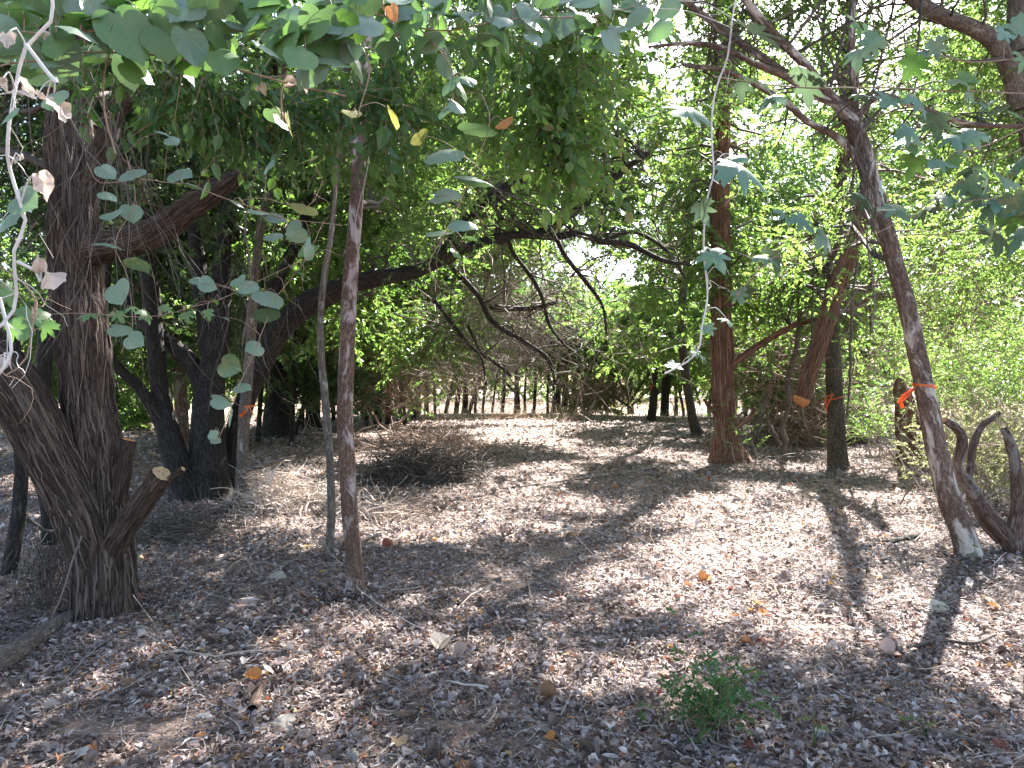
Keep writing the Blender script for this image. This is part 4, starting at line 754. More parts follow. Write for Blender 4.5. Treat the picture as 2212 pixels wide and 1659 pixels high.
# thickets of bare twigs
def thicket(label, vols, mat, name='bare_thicket'):
    mb = MB()
    for px, py, d, rx, ry, rd, n, ln_, r, dz in vols:
        c = W(px, py, d); s0 = c+ball(n)*np.array([rx*d/FPX, rd, ry*d/FPX]); s0[:, 2] = np.maximum(s0[:, 2], .1); s0 = s0[keep(s0)]; n = len(s0); dr = R.normal(0, 1, (n, 3)); dr[:, 2] += dz
        thin_tubes(mb, many_wiggles(s0, dr, ln_*R.uniform(.5, 1.5, n), r*R.uniform(.5, 1.4, n), r*.4, 5, .28))
    tag(mb.build(name, M[mat]), label, 'thicket', kind='stuff')
thicket('bare brown twigs filling the scrub right of the clearing', [(1640,560,17,110,300,2,1300,1.2,.006,0),(1900,760,16,330,110,3,1800,1.4,.007,.4),(1400,430,15,130,110,1.5,800,.9,.005,-.2),(2080,880,16,180,80,1.5,1000,.9,.004,.5),(1760,880,18,160,80,2,800,1.2,.006,.6)], 'twig_brown')
thicket('sparse brown stems and dead twigs among the bright leaves at the right edge', [(2060,700,9.0,170,230,.8,420,1.1,.0045,.6),(2100,960,8.6,110,90,.6,360,.8,.0035,.8)], 'twig_brown')
thicket('fine grey dead twigs hanging under the arching limb', [(1150,600,12.5,200,120,1.6,1100,.9,.004,-.2),(1000,750,16,180,90,2,900,1.1,.005,-.1),(1200,720,18,260,110,3,1200,1.4,.007,-.1)], 'twig')
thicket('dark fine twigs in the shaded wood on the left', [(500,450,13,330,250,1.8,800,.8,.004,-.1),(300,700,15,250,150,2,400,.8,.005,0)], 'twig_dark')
thicket('upright saplings and canes along the field edge', [(1000,850,31,260,30,1.5,320,2.0,.010,2.2),(1310,855,35,110,25,1.5,260,2.,.008,2.2),(820,870,25,110,35,2,500,1.6,.008,2.)], 'twig_brown')

# ------------------------------------------------------------------ leaves of the vines
HEART = [(0, .0), (.07, .06), (.19, .11), (.33, .10), (.44, .02), (.52, -.10), (.56, -.24), (.55, -.38), (.47, -.50), (.43, -.60), (.31, -.70), (.20, -.80), (.08, -.88), (0, -.96)]
LOBE = [(0, .0), (.08, .12), (.22, .17), (.30, .08), (.52, .10), (.50, -.02), (.62, -.12), (.40, -.22), (.30, -.26), (.44, -.36), (.58, -.56), (.38, -.56), (.24, -.50), (.16, -.46), (.20, -.66), (.14, -.80), (0, -1.0)]
def leaf_mesh(name, outline, mat, cup=.12, crumple=0., serr=.02, seed=0):
    rg = np.random.default_rng(seed); h = np.array(outline, float); full = np.vstack([h, (h*[-1, 1])[-2:0:-1]])
    a = full; b = np.roll(full, -1, 0); mid = (a+b)/2; c = np.array([0, -.33]); dv = mid-c; dv /= np.linalg.norm(dv, axis=1)[:, None]; mid = mid+dv*serr
    o = np.empty((len(a)*2, 2)); o[0::2] = a; o[1::2] = mid; n = len(o); rings = [c+(o-c)*s_ for s_ in (.34, .68, 1.)]
    V = np.vstack([c[None]]+rings); x, y = V[:, 0], V[:, 1]
    z = -cup*(np.abs(x)**1.5)*1.6+cup*.8*np.abs(x)*rg.uniform(-.4, 1)-(y+.2)**2*cup*rg.uniform(-.2, 1.3)
    z = z+(fbm(np.stack([x*3+seed*5, y*3+9, 0*x], -1), 2)-.4)*(.12+crumple)
    V3 = np.stack([x, y, z], -1)
    if crumple:
        k = 1.1; V3[:, 2] += crumple*.5*np.abs(x)*2; V3[:, 0] *= (1-crumple*.7); V3 += (np.stack([fbm(V3*4+i*11+seed, 2) for i in range(3)], -1)-.4)*crumple*.45
    F3 = np.array([[0, 1+i, 1+(i+1) % n] for i in range(n)]); Fq = np.array([[1+r*n+i, 1+(r+1)*n+i, 1+(r+1)*n+(i+1) % n, 1+r*n+(i+1) % n] for r in (0, 1) for i in range(n)])
    me = bpy.data.meshes.new(name); me.from_pydata(V3.tolist(), [], F3.tolist()+Fq.tolist()); me.polygons.foreach_set('use_smooth', [True]*len(me.polygons)); me.materials.append(M[mat]); me.update(); return me
LV = {}
for key, out, mat, cup, cr in (('g', HEART, 'grape', .22, 0), ('n', HEART, 'grape_green', .2, 0), ('y', HEART, 'grape_yellow', .15, 0), ('l', LOBE, 'lobed', .3, 0), ('w', HEART, 'withered', .3, .5), ('o', HEART, 'd_orange', .25, .15), ('b', HEART, 'd_brown', .3, .4), ('k', LOBE, 'grape_green', .25, 0)):
    LV[key] = [leaf_mesh('leaf', out, mat, cup*f, cr, seed=i+11) for i, f in enumerate((.6, 1.2, 1.7, -.6))]
DROP = {k: [leaf_mesh('leaf', o_, k, c_, cr, seed=i+31) for i, (o_, c_, cr) in enumerate(((HEART, .5, .15), (HEART, .8, .35), (LOBE, .6, .15), (HEART, -.5, .2)))] for k in ('d_orange', 'd_red', 'd_yellow', 'd_tan', 'd_pale', 'd_grey', 'd_pink', 'd_brown')}
def place_leaf(me, name, pos, tip, nrm, size, parent=None, org=None, roll=None):
    y = -np.array(tip, float); y /= np.linalg.norm(y); z = np.array(nrm, float); z -= y*z.dot(y); z /= np.linalg.norm(z)+1e-9; x = np.cross(y, z)
    o = bpy.data.objects.new(name, me); COL.objects.link(o)
    m4 = Matrix(((x[0], y[0], z[0], 0), (x[1], y[1], z[1], 0), (x[2], y[2], z[2], 0), (0, 0, 0, 1)))
    p = np.array(pos)-(np.array(org) if org is not None else 0)
    if parent is not None: o.parent = parent
    o.matrix_local = Matrix.Translation(Vector(p))@m4@Matrix.Diagonal((size*R.uniform(.88, 1.1), size, size, 1)); return o
def vine(label, stems, leaves, r=.0025, mat='stem', name='grapevine', cat='vine', facing=.75, tendrils=8):
    P0 = [np.array([list(W(a, b, d))+[r] for a, b, d in st]) for st in stems]; root = empty(name, P0[0][0, :3], label, cat); o = np.array(root.location)
    sm = MB(); allp = []
    for Pp in P0:
        Pp[1:, :3] += R.normal(0, .006, Pp[1:, :3].shape); Q = spline(Pp, .03); Q[:, :3] += (np.stack([fbm(Q[:, :3]*9+i*7, 2) for i in range(3)], -1)-.4)*.02
        tube(sm, Q, 6, resample=False); allp.append(Q)
    allp = np.vstack(allp)
    for lf in leaves:
        px, py, wp, kd = lf[:4]; ax = allp[:, 0]/allp[:, 1]*FPX+CX; ay = HY-(allp[:, 2]-EYE)/allp[:, 1]*FPX
        j = np.argmin((ax-px)**2+(ay-py)**2+R.random(len(ax))*400); d = allp[j, 1]+R.normal(0, .05); size = wp*d/FPX*1.02
        ang = lf[4] if len(lf) > 4 else R.normal(0, 38); a = math.radians(ang); tip = np.array([math.sin(a), R.normal(-.15, .75), -math.cos(a)*.75]); tip /= np.linalg.norm(tip)
        nr = np.array([R.normal(0, .4), -facing*.72+R.normal(0, .3), .8+R.normal(0, .3)]); c = W(px, py, d); base = c-tip*size*.42
        place_leaf(LV[kd][R.integers(0, 4)], 'leaf', base, tip, nr, size, root, o)
        q = allp[j, :3]
        if np.linalg.norm(q-base) < 1.1:
            mid = (q+base)/2+np.array([0, 0, .015]); tube(sm, np.hstack([np.array([q, mid, base]), np.array([[r*.55], [r*.45], [r*.4]])]), 4, .02)
    if tendrils:
        k = R.integers(0, len(allp), tendrils); thin_tubes(sm, many_wiggles(allp[k, :3], R.normal(0, 1, (tendrils, 3)), R.uniform(.05, .16, tendrils), .0009, .0004, 7, .45, .1))
    sm.build('stem', M[mat], root, True, o); return root
# left, close and in the sun
vine('bleached white vine stem hanging down the left edge with shrivelled pinkish leaves', [[(118,-30,1.0),(100,15,1.0),(62,95,1.0),(32,170,1.0),(28,290,1.0),(45,380,1.0),(42,470,1.0),(46,550,1.0),(18,640,1.0),(-10,730,1.0)],[(60,95,1.),(100,130,.98),(137,185,.97)],[(46,560,1.),(70,590,1.),(90,600,1.)],[(0,640,1.05),(8,760,1.05),(2,830,1.05)]],
     [(60,200,62,'w',50),(118,232,85,'w',40),(112,212,58,'g',10),(18,248,48,'g',-30),(95,400,58,'w',10),(92,600,92,'w',50),(14,85,50,'w',20),(40,345,34,'w',5),(55,435,60,'g',60),(14,470,62,'g',70),(4,785,44,'w',5),(8,180,30,'w',-20)], .0025, 'stem_pale', tendrils=14)
vine('green lobed vine shoot drooping at the left edge below the bleached stem', [[(-20,560,1.3),(40,610,1.3),(75,660,1.3),(85,700,1.3)],[(75,640,1.3),(60,760,1.3),(20,790,1.3)]], [(20,640,52,'k',20),(60,690,75,'k',10),(95,710,45,'k',-20),(35,715,50,'k',30)], .0014)
# top left canopy of big grape leaves
tl = [(275,78,118,'n',20),(345,48,90,'n',10),(418,55,78,'g',-10),(165,58,85,'g',40),(230,112,70,'n',10),(150,130,52,'n',0),(390,130,60,'n',10),(470,118,66,'n',-15),(500,20,72,'g',30),(565,58,66,'g',80),(523,52,58,'g',70),(600,85,74,'g',75),(660,150,78,'g',-30),(700,112,90,'g',-15),(640,190,50,'w',80),(565,190,34,'w',30),(740,40,66,'n',10),(25,40,60,'n',0),(60,20,70,'n',60),(90,150,36,'b',10),(300,150,70,'n',60),(200,20,70,'n',-30),(435,10,60,'o',20),(120,90,44,'w',60)]
for _ in range(125): tl.append((R.uniform(0, 780), R.uniform(-30, 160)*R.uniform(.5, 1), R.uniform(45, 95), R.choice(['n', 'g', 'n', 'g', 'g'])))
vine('dense curtain of large heart-shaped grape leaves across the top left', [[(-40,60,1.4),(120,70,1.4),(300,45,1.45),(480,60,1.5),(640,80,1.5),(780,60,1.6)],[(-40,150,1.5),(200,110,1.5),(420,130,1.5),(620,165,1.55),(740,200,1.6)],[(0,-40,1.5),(300,-10,1.5),(700,-20,1.6)],[(260,40,1.5),(220,180,1.5),(240,330,1.5)]], tl, .002)
tc_ = [(775,30,72,'g',-20),(870,22,60,'g',60),(745,125,60,'g',20),(935,85,55,'g',60),(965,140,62,'g',20),(1010,30,58,'g',70),(1060,75,56,'g',80),(1100,95,64,'n',20),(1080,40,50,'g',0),(1000,195,45,'n',30),(968,185,50,'g',-20),(1160,75,60,'n',0),(990,225,42,'g',70),(850,255,50,'y',10),(830,15,42,'b',10),(1010,170,44,'g',40),(960,235,40,'g',70),(720,5,40,'o',0),(850,28,36,'o',20),(1180,45,50,'n',20),(900,45,54,'g',40),(640,25,60,'g',50),(590,250,34,'g',10),(625,268,50,'y',5),(605,262,46,'y',-10),(760,245,38,'y',10),(1140,20,52,'g',-20),(1250,30,46,'n',30),(1350,60,60,'g',-30),(1300,100,42,'n',10)]
for _ in range(60): tc_.append((R.uniform(700, 1420), R.uniform(-30, 115)*R.uniform(.4, 1), R.uniform(38, 68), R.choice(['n', 'g', 'g'])))
vine('grape leaves hanging along the top centre with a few turned yellow and red', [[(640,-10,1.9),(780,20,1.9),(950,60,1.95),(1120,40,2.0),(1300,30,2.1),(1480,-10,2.2)],[(760,60,1.9),(800,140,1.9),(770,250,1.9)],[(900,50,1.95),(975,150,1.95),(985,230,1.95)],[(620,150,1.7),(600,210,1.7),(615,270,1.7)]], tc_, .002)
vine('slack strand with pale blue-green leaves hanging in the middle of the view', [[(1040,200,1.95),(1060,260,1.95),(1035,330,1.95),(1010,390,1.95),(985,450,1.95),(960,500,1.95),(930,570,1.95),(960,630,1.95)]],
     [(965,325,80,'g',60),(1028,380,80,'g',80),(1036,283,78,'g',80),(1090,266,42,'o',10),(966,425,66,'g',80),(948,505,64,'g',-70),(1003,478,58,'g',75),(1012,514,44,'g',80),(905,297,38,'y',10),(985,545,24,'n',0)], .0012, tendrils=10)
vine('straggling strand of round blue-green leaves over the dark trunks', [[(190,350,2.2),(215,400,2.2),(300,380,2.2),(420,400,2.2),(520,430,2.2),(620,470,2.2),(740,485,2.2)],[(270,330,2.2),(290,430,2.2),(250,520,2.2),(285,600,2.2),(285,700,2.2),(270,760,2.2)],[(520,430,2.2),(570,420,2.2),(660,440,2.2),(700,390,2.2)]],
     [(232,370,40,'g',40),(290,372,56,'g',85),(390,372,50,'g',80),(420,398,38,'g',80),(235,420,36,'g',60),(240,465,44,'g',20),(285,460,40,'g',10),(235,523,56,'g',80),(302,567,50,'g',40),(256,633,54,'g',20),(264,706,48,'g',80),(290,733,40,'g',60),(520,440,42,'g',60),(560,455,42,'g',80),(600,465,42,'g',70),(655,450,56,'y',5),(590,510,38,'g',20),(635,500,44,'g',-50),(580,355,36,'g',80),(668,345,44,'y',60),(660,540,44,'n',-30),(350,285,30,'g',40),(372,300,32,'g',50)], .0013)
vine('nearly level thin shoot with small light green lobed leaves across the left trunks', [[(60,682,2.0),(200,678,2.0),(300,682,2.0),(400,672,2.0),(500,640,2.0),(600,588,2.0),(700,540,2.0)]],
     [(188,678,38,'k',10),(258,680,32,'k',40),(278,664,26,'k',-20),(318,680,34,'k',30),(360,668,28,'k',60),(402,682,30,'k',20),(450,680,24,'k',10),(466,652,20,'k',0),(540,618,40,'g',70)], .001)
vine('trailing strand of grape leaves falling past the slim pale stem', [[(700,480,2.1),(660,560,2.1),(600,640,2.1),(560,720,2.1),(530,800,2.1),(500,880,2.1),(470,950,2.1)]],
     [(640,585,48,'g',40),(660,540,50,'g',-40),(585,645,60,'g',40),(575,680,48,'g',-30),(430,605,30,'g',60),(450,615,36,'g',60),(515,608,34,'g',20),(535,625,38,'g',60),(550,748,40,'g',-60),(497,788,44,'g',60),(525,832,36,'g',80),(480,863,42,'g',70),(498,905,38,'g',-20),(462,938,20,'g',0),(468,950,20,'g',60),(455,942,16,'g',0),(485,687,26,'g',60)], .0012)
# right side vines
vine('long pale vine stem hanging left of the cedar with drooping deeply lobed leaves', [[(1596,-30,1.8),(1588,30,1.8),(1575,120,1.8),(1552,200,1.8),(1545,300,1.8),(1548,370,1.8),(1520,430,1.8),(1516,520,1.8),(1525,620,1.8),(1518,700,1.8),(1505,760,1.8),(1440,800,1.8)]],
     [(1480,238,88,'l',-55),(1440,15,58,'g',-60),(1640,75,110,'l',65),(1615,362,110,'l',60),(1570,350,66,'l',-40),(1517,458,52,'l',20),(1550,557,58,'l',25),(1513,762,40,'l',60),(1458,790,34,'l',60),(1532,712,30,'l',20),(1370,30,60,'g',-60),(1575,690,34,'l',20)], .0022, 'stem_pale')
dk = [(1600,190,50,'l',10),(1665,205,56,'l',30),(1745,198,70,'l',20),(1775,170,48,'l',60),(1740,150,46,'l',60),(1660,212,54,'l',-50)]
for _ in range(22): dk.append((R.uniform(1850, 2212), R.uniform(60, 250), R.uniform(36, 62), R.choice(['l', 'l', 'k'])))
vine('slender vine crossing the sky at the upper right with lobed leaves', [[(1540,165,2.4),(1700,185,2.4),(1850,190,2.4),(2050,195,2.4),(2240,195,2.4)],[(2240,260,2.4),(2130,310,2.4),(2060,330,2.4)],[(2240,120,2.4),(2100,130,2.4),(1960,90,2.4)]], dk, .0022)
dk = [(1740,480,56,'l',30),(1790,520,60,'l',50),(1700,465,44,'l',20),(1660,555,50,'l',60),(1680,560,60,'l',30),(1830,430,62,'l',70),(1875,435,64,'l',40),(1945,455,68,'l',10),(1905,420,50,'l',30),(2040,350,54,'l',60),(2100,400,60,'l',10),(2150,450,60,'l',20),(1610,625,40,'l',60),(1600,640,34,'l',10)]
for _ in range(26): dk.append((R.uniform(1960, 2215), R.uniform(270, 520), R.uniform(40, 66), R.choice(['l', 'l', 'k'])))
vine('leafy vine shoots in shade reaching in from the right edge below the bare branch', [[(1700,560,2.8),(1780,540,2.8),(1900,500,2.8),(2040,440,2.8),(2240,420,2.8)],[(1960,470,2.8),(2080,380,2.8),(2240,300,2.8)],[(1930,505,2.8),(2100,500,2.8),(2240,480,2.8)],[(1590,640,2.8),(1660,560,2.8),(1700,560,2.8)]], dk, .002)
# clumps of ovate leaves hanging at the top
def hanging_clump(label, vols, stems):
    P0 = [np.array([list(W(a, b, d))+[.004] for a, b, d in st]) for st in stems]; root = empty('hanging_creeper', P0[0][0, :3], label, 'creeper'); o = np.array(root.location); sm = MB()
    for Pp in P0: tube(sm, Pp, 5, .1, rough=.3)
    tag(sm.build('stem', M['stem'], root, True, o), kind='stuff'); lf = Sprays()
    for px, py, d, rx, ry, rd, n_, mi in vols:
        c = W(px, py, d); P = c+ball(n_)*np.array([rx*d/FPX, rd, ry*d/FPX]); P = P[keep(P)]; lf.put('ov', P, R.uniform(.7, 1.35, len(P)), mi, (-1.3, .5))
    lf.build('foliage', ['ovate', 'ovate_light', 'leaf_bright'], root, o, 'stem')
hanging_clump('deep green pointed-leaf creeper hanging above the dark trunks at upper left', [(560,205,3.3,210,70,.45,100,0),(760,150,3.4,130,110,.4,62,0),(420,170,3.2,90,60,.4,60,0),(300,120,3.4,120,60,.4,50,0)], [[(300,60,3.3),(480,150,3.3),(640,160,3.3),(780,100,3.3)],[(700,-20,3.4),(690,120,3.4),(700,260,3.4)]])
hanging_clump('fresh green oval-leaved creeper draped down the top centre', [(1000,100,3.6,250,110,.6,105,1),(1210,110,3.8,140,110,.5,80,1),(1205,230,3.8,50,90,.2,40,1),(1110,250,3.8,110,80,.4,34,1),(860,190,3.6,90,110,.4,36,0),(1250,30,3.8,150,60,.4,60,1),(1210,300,3.8,26,70,.12,22,1),(1240,330,3.9,70,50,.3,26,2)], [[(900,-30,3.6),(960,120,3.6),(1000,250,3.6)],[(1215,-30,3.8),(1210,150,3.8),(1205,340,3.8)],[(900,60,3.6),(1100,80,3.7),(1350,20,3.8)]])

# lianas: bare hanging strands
def lianas(label, rows, mat='twig_dark', name='bare_vine', nfine=0, area=None):
    P0 = [np.array([list(W(a, b, d))+[r*d/FPX] for a, b, d, r in st]) for st in rows]; root = empty(name, P0[0][0, :3], label, 'vine'); o = np.array(root.location); mb = MB()
    for Pp in P0:
        Q = spline(Pp, .08); Q[:, :3] += (np.stack([fbm(Q[:, :3]*3+i*7, 3) for i in range(3)], -1)-.45)*.10; tube(mb, Q, 5, resample=False)
    if area:
        px, py, d, rx, ry, rd = area; c = W(px, py, d); s0 = c+ball(nfine)*np.array([rx*d/FPX, rd, ry*d/FPX]); dr = R.normal(0, .25, (nfine, 3)); dr[:, 2] = -1
        thin_tubes(mb, many_wiggles(s0, dr, R.uniform(.3, 1.2, nfine), .0025, .001, 8, .16))
    tag(mb.build('strands', M[mat], root, True, o), kind='stuff')
lianas('bare vines strangling the fork of the leaning trunk', [[(1850,260,6.3,3),(1880,360,6.3,3),(1860,440,6.3,3),(1900,520,6.3,2)],[(1880,250,6.3,2),(1850,330,6.25,3),(1890,420,6.25,3),(1880,500,6.3,2)],[(1840,-20,6.3,2),(1850,150,6.3,2),(1862,300,6.3,2)],[(1870,500,6.4,2),(1885,600,6.4,2),(1880,720,6.4,1.5)]], nfine=110, area=(1872,370,6.3,42,150,.18))
lianas('thin brown vines dangling beside the hung-up log', [[(1860,520,12.8,3),(1842,640,12.8,3),(1838,760,12.8,3),(1830,900,12.8,2)],[(1882,560,12,3),(1880,640,12,3),(1884,720,12,3)],[(1760,560,13,2),(1755,700,13,2),(1745,830,13,2)]], nfine=60, area=(1800,650,12.8,60,150,.4))
lianas('reddish hanging vines and rootlets over the black barked tree', [[(560,330,4.6,2),(530,480,4.6,2),(540,600,4.6,2),(520,740,4.6,2)],[(470,620,5,2),(500,700,5,2),(470,780,5,2),(450,900,5,1.5)],[(720,250,5,3),(722,420,5,3),(700,620,5,3)]], nfine=40, area=(520,600,5.6,110,230,1.))
lianas('limp rootlets trailing to the ground at the foot of the shaggy tree', [[(150,1130,4.6,2),(165,1230,4.5,2),(160,1330,4.45,1)],[(175,1150,4.6,2),(140,1250,4.5,2),(110,1330,4.5,2)],[(60,1120,5.2,4),(100,1145,5.2,4),(140,1150,5.0,3)]], 'twig_dark', nfine=150, area=(105,1210,5.0,70,90,.25))
lianas('fine vine hugging the spotted slim tree', [[(800,260,5.1,1.2),(790,380,5.1,1.2),(768,480,5.15,1.2),(775,560,5.2,1.2)]], 'twig')
lianas('bare shoots with curled ends at the upper left corner', [[(0,470,1.6,2),(60,520,1.6,2),(95,470,1.6,2)],[(70,540,1.6,1.2),(100,500,1.6,1.2),(130,560,1.6,1.)],[(120,180,2.6,2),(200,330,2.6,2),(300,420,2.6,2)]], 'twig_dark', nfine=60, area=(190,240,2.9,130,150,.5))

# ------------------------------------------------------------------ flagging tapes
def tape(label, px, py, d, rpx, tails, tilt=0.):
    c = W(px, py, d); root = empty('flagging_tape', c, label, 'tape'); o = np.array(root.location); r = rpx*d/FPX+.006; hw = .011
    mb = MB(); n = 20; a = np.arange(n)*2*np.pi/n; ring = np.stack([r*np.cos(a), r*np.sin(a), tilt*r*np.cos(a)], -1)
    V = np.vstack([c+ring+[0, 0, hw], c+ring*1.01-[0, 0, hw], c+ring*1.015+[0,0,hw], c+ring*1.02-[0,0,hw]]); k = np.arange(n); k2 = (k+1) % n
    mb.add(V, np.vstack([np.stack([k, k2, n+k2, n+k], -1), np.stack([2*n+k, 3*n+k, 3*n+k2, 2*n+k2], -1)])); mb.build('band', M['tape'], root, True, o)
    for tl_ in tails:
        q = np.array([W(a_, b_, d-r-dd) for a_, b_, dd in tl_]); m = len(q); wv = np.linspace(.013, .026, m); up = np.array([R.normal(0, .5), R.normal(0, .6), 1.]); up /= np.linalg.norm(up); Vt = []
        T = np.gradient(q, axis=0); 
        for i in range(m):
            s_ = np.cross(T[i], up+np.array([0, .8*math.sin(i*1.3), 0])); s_ = np.cross(T[i], s_); s_ /= np.linalg.norm(s_)+1e-9; nn = np.cross(T[i], s_); nn /= np.linalg.norm(nn)+1e-9
            Vt += [q[i]+s_*wv[i], q[i]-s_*wv[i], q[i]-s_*wv[i]+nn*.0008, q[i]+s_*wv[i]+nn*.0008]
        F = [[4*i+a_, 4*i+(a_+1) % 4, 4*i+4+(a_+1) % 4, 4*i+4+a_] for i in range(m-1) for a_ in range(4)]; t_ = MB(); t_.add(np.array(Vt), np.array(F)); t_.build('tail', M['tape'], root, False, o)
tape('bright orange tape knotted round the leaning lichen-patched trunk, its long ends flared left', 1997, 832, 6.5, 22, [[(1980,833,0),(1965,848,.03),(1948,862,.05),(1941,866,.06)],[(1975,836,0),(1955,852,.04),(1944,862,.04),(1950,880,.05)]], -.12)
tape('orange tape end curling off the straight post-like trunk', 1803, 858, 13.8, 18, [[(1800,848,0),(1793,862,.02),(1784,880,.03),(1787,893,.03)],[(1798,850,0),(1786,856,.02),(1783,868,.03),(1785,882,.04)]], .25)
tape('orange tape with loose ends on the slim pale stem against the black tree', 540, 876, 9.75, 12, [[(538,876,0),(530,888,.02),(518,898,.04)],[(538,876,0),(544,888,.02),(548,896,.03)]], .05)
tape('tiny orange tape band on the far dark tree', 1413, 832, 31, 10, [[(1408,832,0),(1406,838,.02),(1404,842,.02)]], .05)

# ------------------------------------------------------------------ logs and sticks on the ground
def log(label, rows, mat, name='fallen_branch', sides=10, cap=None, **kw):
    P = pts(rows); c = P[0, :3]; root_o = c; mb = MB(); tube(mb, P, sides, .03, rough=.15, **kw)
    ring, Q = tube(MB(), P, sides, .03); o = mb.build(name, M[mat], None, True, root_o, True); o.location = Vector(root_o); tag(o, label, 'log' if 'log' in name else 'branch')
def gr(px, py, r, lift=0.):                 # a point resting on the ground at that place
    d = GD(py); return (px, py-(r+lift), d, r)
log('weathered grey log with a peeled end, lying at the lower left edge', [gr(-60,1480,26),gr(0,1455,25),gr(60,1410,22),gr(110,1375,17),gr(155,1345,11,8)], 'grey', 'fallen_log', 20, ridge=.006, rf=30, cap=True)
log('short pale chunk of wood lying by the lower left log', [gr(60,1430,10),gr(90,1428,10),gr(120,1425,9)], 'grey', 'wood_chunk', 12, cap=True)
log('short peeled stick standing out of the litter, lower left', [gr(545,1545,12),gr(556,1515,12),gr(566,1490,11)], 'stump', 'wood_chunk', 14, cap=True)
log('dull grey branch half buried in litter at the lower right', [gr(2000,1600,14),gr(2060,1608,14),gr(2110,1622,12),gr(2150,1632,8)], 'grey', 'fallen_branch', 14)
log('thin curved branch beside the small green shrub, rising to the right', [gr(1625,1540,5),gr(1670,1515,5),gr(1740,1490,4),gr(1830,1468,4),gr(1890,1450,3),gr(1905,1430,3)], 'grey')
log('forked pale twig near the big leaf at lower right', [gr(1960,1400,3),gr(2030,1385,4),gr(2100,1392,4),gr(2150,1372,3)], 'grey')
log('long pale stick lying behind the sawn stub', [gr(405,1128,6),gr(470,1110,8),gr(520,1095,8),gr(560,1075,6)], 'grey')
log('pale crooked branch poking left out of the pale twig heap', [(512,1018,9.3,5),(545,1010,9.2,6),(580,1000,9.2,6),(640,985,9.2,4)], 'grey')
log('thin dark branch lying among bright leaves left of the right trunk', [gr(1860,1190,6),gr(1920,1178,7),gr(1980,1165,7)], 'dark')
log('sinuous straw-coloured twig at lower left', [gr(135,1385,3),gr(165,1405,3),gr(200,1435,3),gr(232,1460,2.5)], 'stump')
log('long thin bent twig across the left part of the litter', [gr(80,1500,2),gr(170,1520,2),gr(260,1505,2),gr(330,1470,2),gr(420,1440,2)], 'grey')
log('slim dark branch lying just before the field opening', [gr(1080,1055,1.5),gr(1160,1047,2),gr(1260,1034,1.8),gr(1380,1024,1)], 'grey')
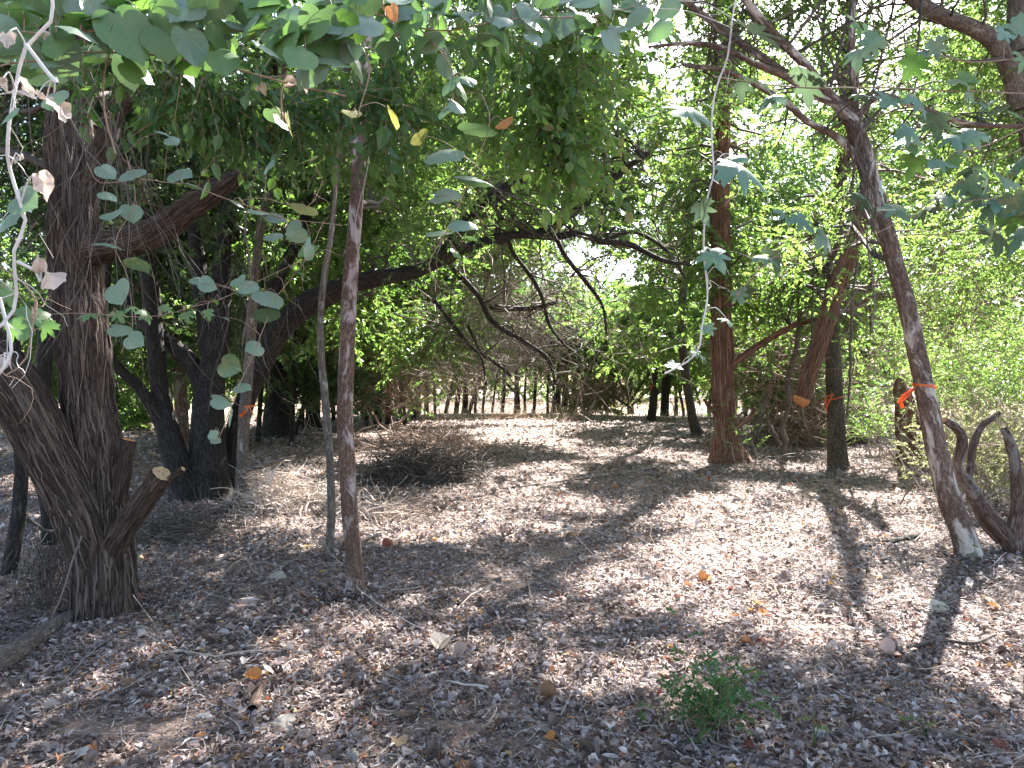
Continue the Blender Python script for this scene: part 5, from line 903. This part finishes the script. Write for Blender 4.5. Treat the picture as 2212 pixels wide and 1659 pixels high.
# loose fallen leaves one can point to
FL = [('d_yellow',1620,1236,32,'yellow leaf lying on the pale sunlit litter below the cedar'),('d_red',1652,1388,34,'deep red curled leaf on shaded litter above the green shrub'),('d_pink',1912,1405,46,'large upright pinkish leaf near the trunk shadow at the right'),
('d_orange',1914,1380,24,'small orange leaf just above the large pinkish leaf'),('d_pale',2022,1312,44,'big white leaf glaring in the sun below the leaning trunk'),('d_tan',1706,1452,34,'rounded tan leaf lying right of the green shrub'),
('d_orange',1522,1262,30,'rust orange leaf on the bright litter left of the yellow one'),('d_red',1772,1190,30,'scarlet leaf in shade left of the leaning trunk'),('d_orange',1735,1128,26,'orange leaf in the sun below the post-like tree'),
('d_tan',1900,1252,46,'broad pale tan leaf pair left of the right trunk'),('d_orange',2010,1130,34,'bright orange leaf close to the left foot of the leaning trunk'),('d_tan',2135,1295,36,'yellowish leaf in shade below the forked stump'),
('d_pale',2035,1230,0,''),('d_pale',598,1262,42,'tall pale leaf standing up in the litter left of the spotted tree'),('d_grey',540,1308,44,'broad greyish leaf flat on the litter left of the spotted tree'),
('d_red',705,1322,32,'dark crimson leaf left of the foot of the spotted tree'),('d_pale',302,1372,40,'pale scalloped leaf right of the lower left log'),('d_orange',545,1482,36,'curled rusty leaf above the short peeled stick'),
('d_brown',275,1488,38,'brown curled leaf above the lower left corner'),('d_grey',172,1634,44,'wide grey leaf at the bottom left'),('d_pink',90,1610,52,'dull pinkish leaf in the bottom left corner'),('d_pale',612,1575,44,'white leaf in a spot of sun at the bottom, left of centre'),
('d_grey',440,1560,36,'bluish grey leaf right of the short peeled stick'),('d_orange',432,1595,32,'brick-orange leaf near the bottom edge, left'),('d_pale',960,1408,52,'cluster-topping cream leaf below the spotted tree, centre left'),('d_pink',985,1425,44,'pinkish leaf touching the cream leaf'),
('d_brown',870,1550,46,'large chestnut leaf edge-on at the bottom centre'),('d_tan',862,1628,36,'amber leaf at the bottom edge, centre left'),('d_pale',768,1640,40,'cream leaf at the bottom edge left of the amber one'),('d_orange',1185,1615,28,'orange-tan leaf near the bottom edge, centre'),
('d_brown',1185,1520,46,'long brown leaf lying beside straw in the lower centre'),('d_red',2160,1625,32,'dull red leaf in the bottom right corner'),('d_red',1617,1628,28,'muted red leaf below the green shrub'),('d_pale',2088,1635,36,'pale leaf at the bottom right, left of the dull red one'),
('d_orange',1100,1165,22,'orange leaf catching sun right of the spotted tree'),('d_orange',1240,1162,20,'small orange leaf at the tip of the cedar shadow'),('d_orange',935,1170,24,'orange leaf in the sun beside a bent twig'),('d_red',838,1190,24,'crimson-orange leaf between trunk and sunny patch'),
('d_yellow',660,1182,22,'bright yellow leaf under the pale twig heap'),('d_orange',1648,1330,20,'small vivid orange leaf above the deep red leaf'),('d_red',1895,1215,24,'small red leaf in front of the tan pair'),('d_orange',2150,1310,30,'apricot leaf at the right edge of the shade'),
('d_orange',2118,1428,24,'orange leaf in the glaring patch at the right'),('d_grey',1785,1600,40,'upright grey-white leaf at the bottom, right of the shrub'),('d_tan',1960,1245,0,''),('d_pale',2105,1265,26,'small pale leaf in the shade by the stump foot'),('d_brown',335,1250,26,'amber-brown leaf in shade right of the shaggy trunk'),('d_red',1445,1440,24,'reddish leaf left of the tip of the green shrub')]
for kd, px, py, wp, lb in FL:
    if not wp: continue
    p = G(px, py); p[2] = float(gz(p[0], p[1]))+.03; size = wp*1.0*p[1]/FPX; a = R.uniform(0, 2*np.pi); tip = np.array([math.cos(a), math.sin(a), R.uniform(-.1, .3)]); nr = np.array([R.normal(0, .25), -.45+R.normal(0, .2), 1.])
    p = p-tip*size*.4
    tag(place_leaf(DROP[kd][R.integers(0, 4)], 'fallen_leaf', p, tip, nr, size), lb, 'leaf', 'loose fallen leaves')
# little green sprouts in the litter
for px, py, h, lb in ((1756,1628,.20,'single green stalk sprouting from the litter right of the shrub'),(1240,1092,.10,''),(1375,1560,.10,'tiny green sprout left of the shrub'),(2105,1225,.25,'thin green blade rising at the foot of the leaning trunk'),(1995,1605,.12,'thin dry green stem in the bottom right litter'),(380,1350,.07,'dark green seedling right of the shaggy trunk')):
    if not lb: continue
    b = G(px, py); b[2] = float(gz(b[0], b[1])); r = empty('green_sprout', b, lb, 'seedling'); o = np.array(r.location); st = MB(); thin_tubes(st, many_wiggles(np.repeat(b[None], 2, 0), np.array([[.05, 0, 1.], [.3, .1, 1.]]), np.array([h, h*.6]), .004, .0015, 5, .06)); st.build('stem', M['leaf_mid'], r, False, o)
    lf = Sprays(); lf.put('tiny', b+np.array([[0, 0, h*.7], [.01, 0, h*.5]]), .9); lf.build('foliage', ['leaf_mid'], r, o, 'stem')
print('tris', sum(sum(len(p.vertices)-2 for p in []) or 0 for o in []) )
print('total polys', sum(len(m.polygons) for m in bpy.data.meshes))
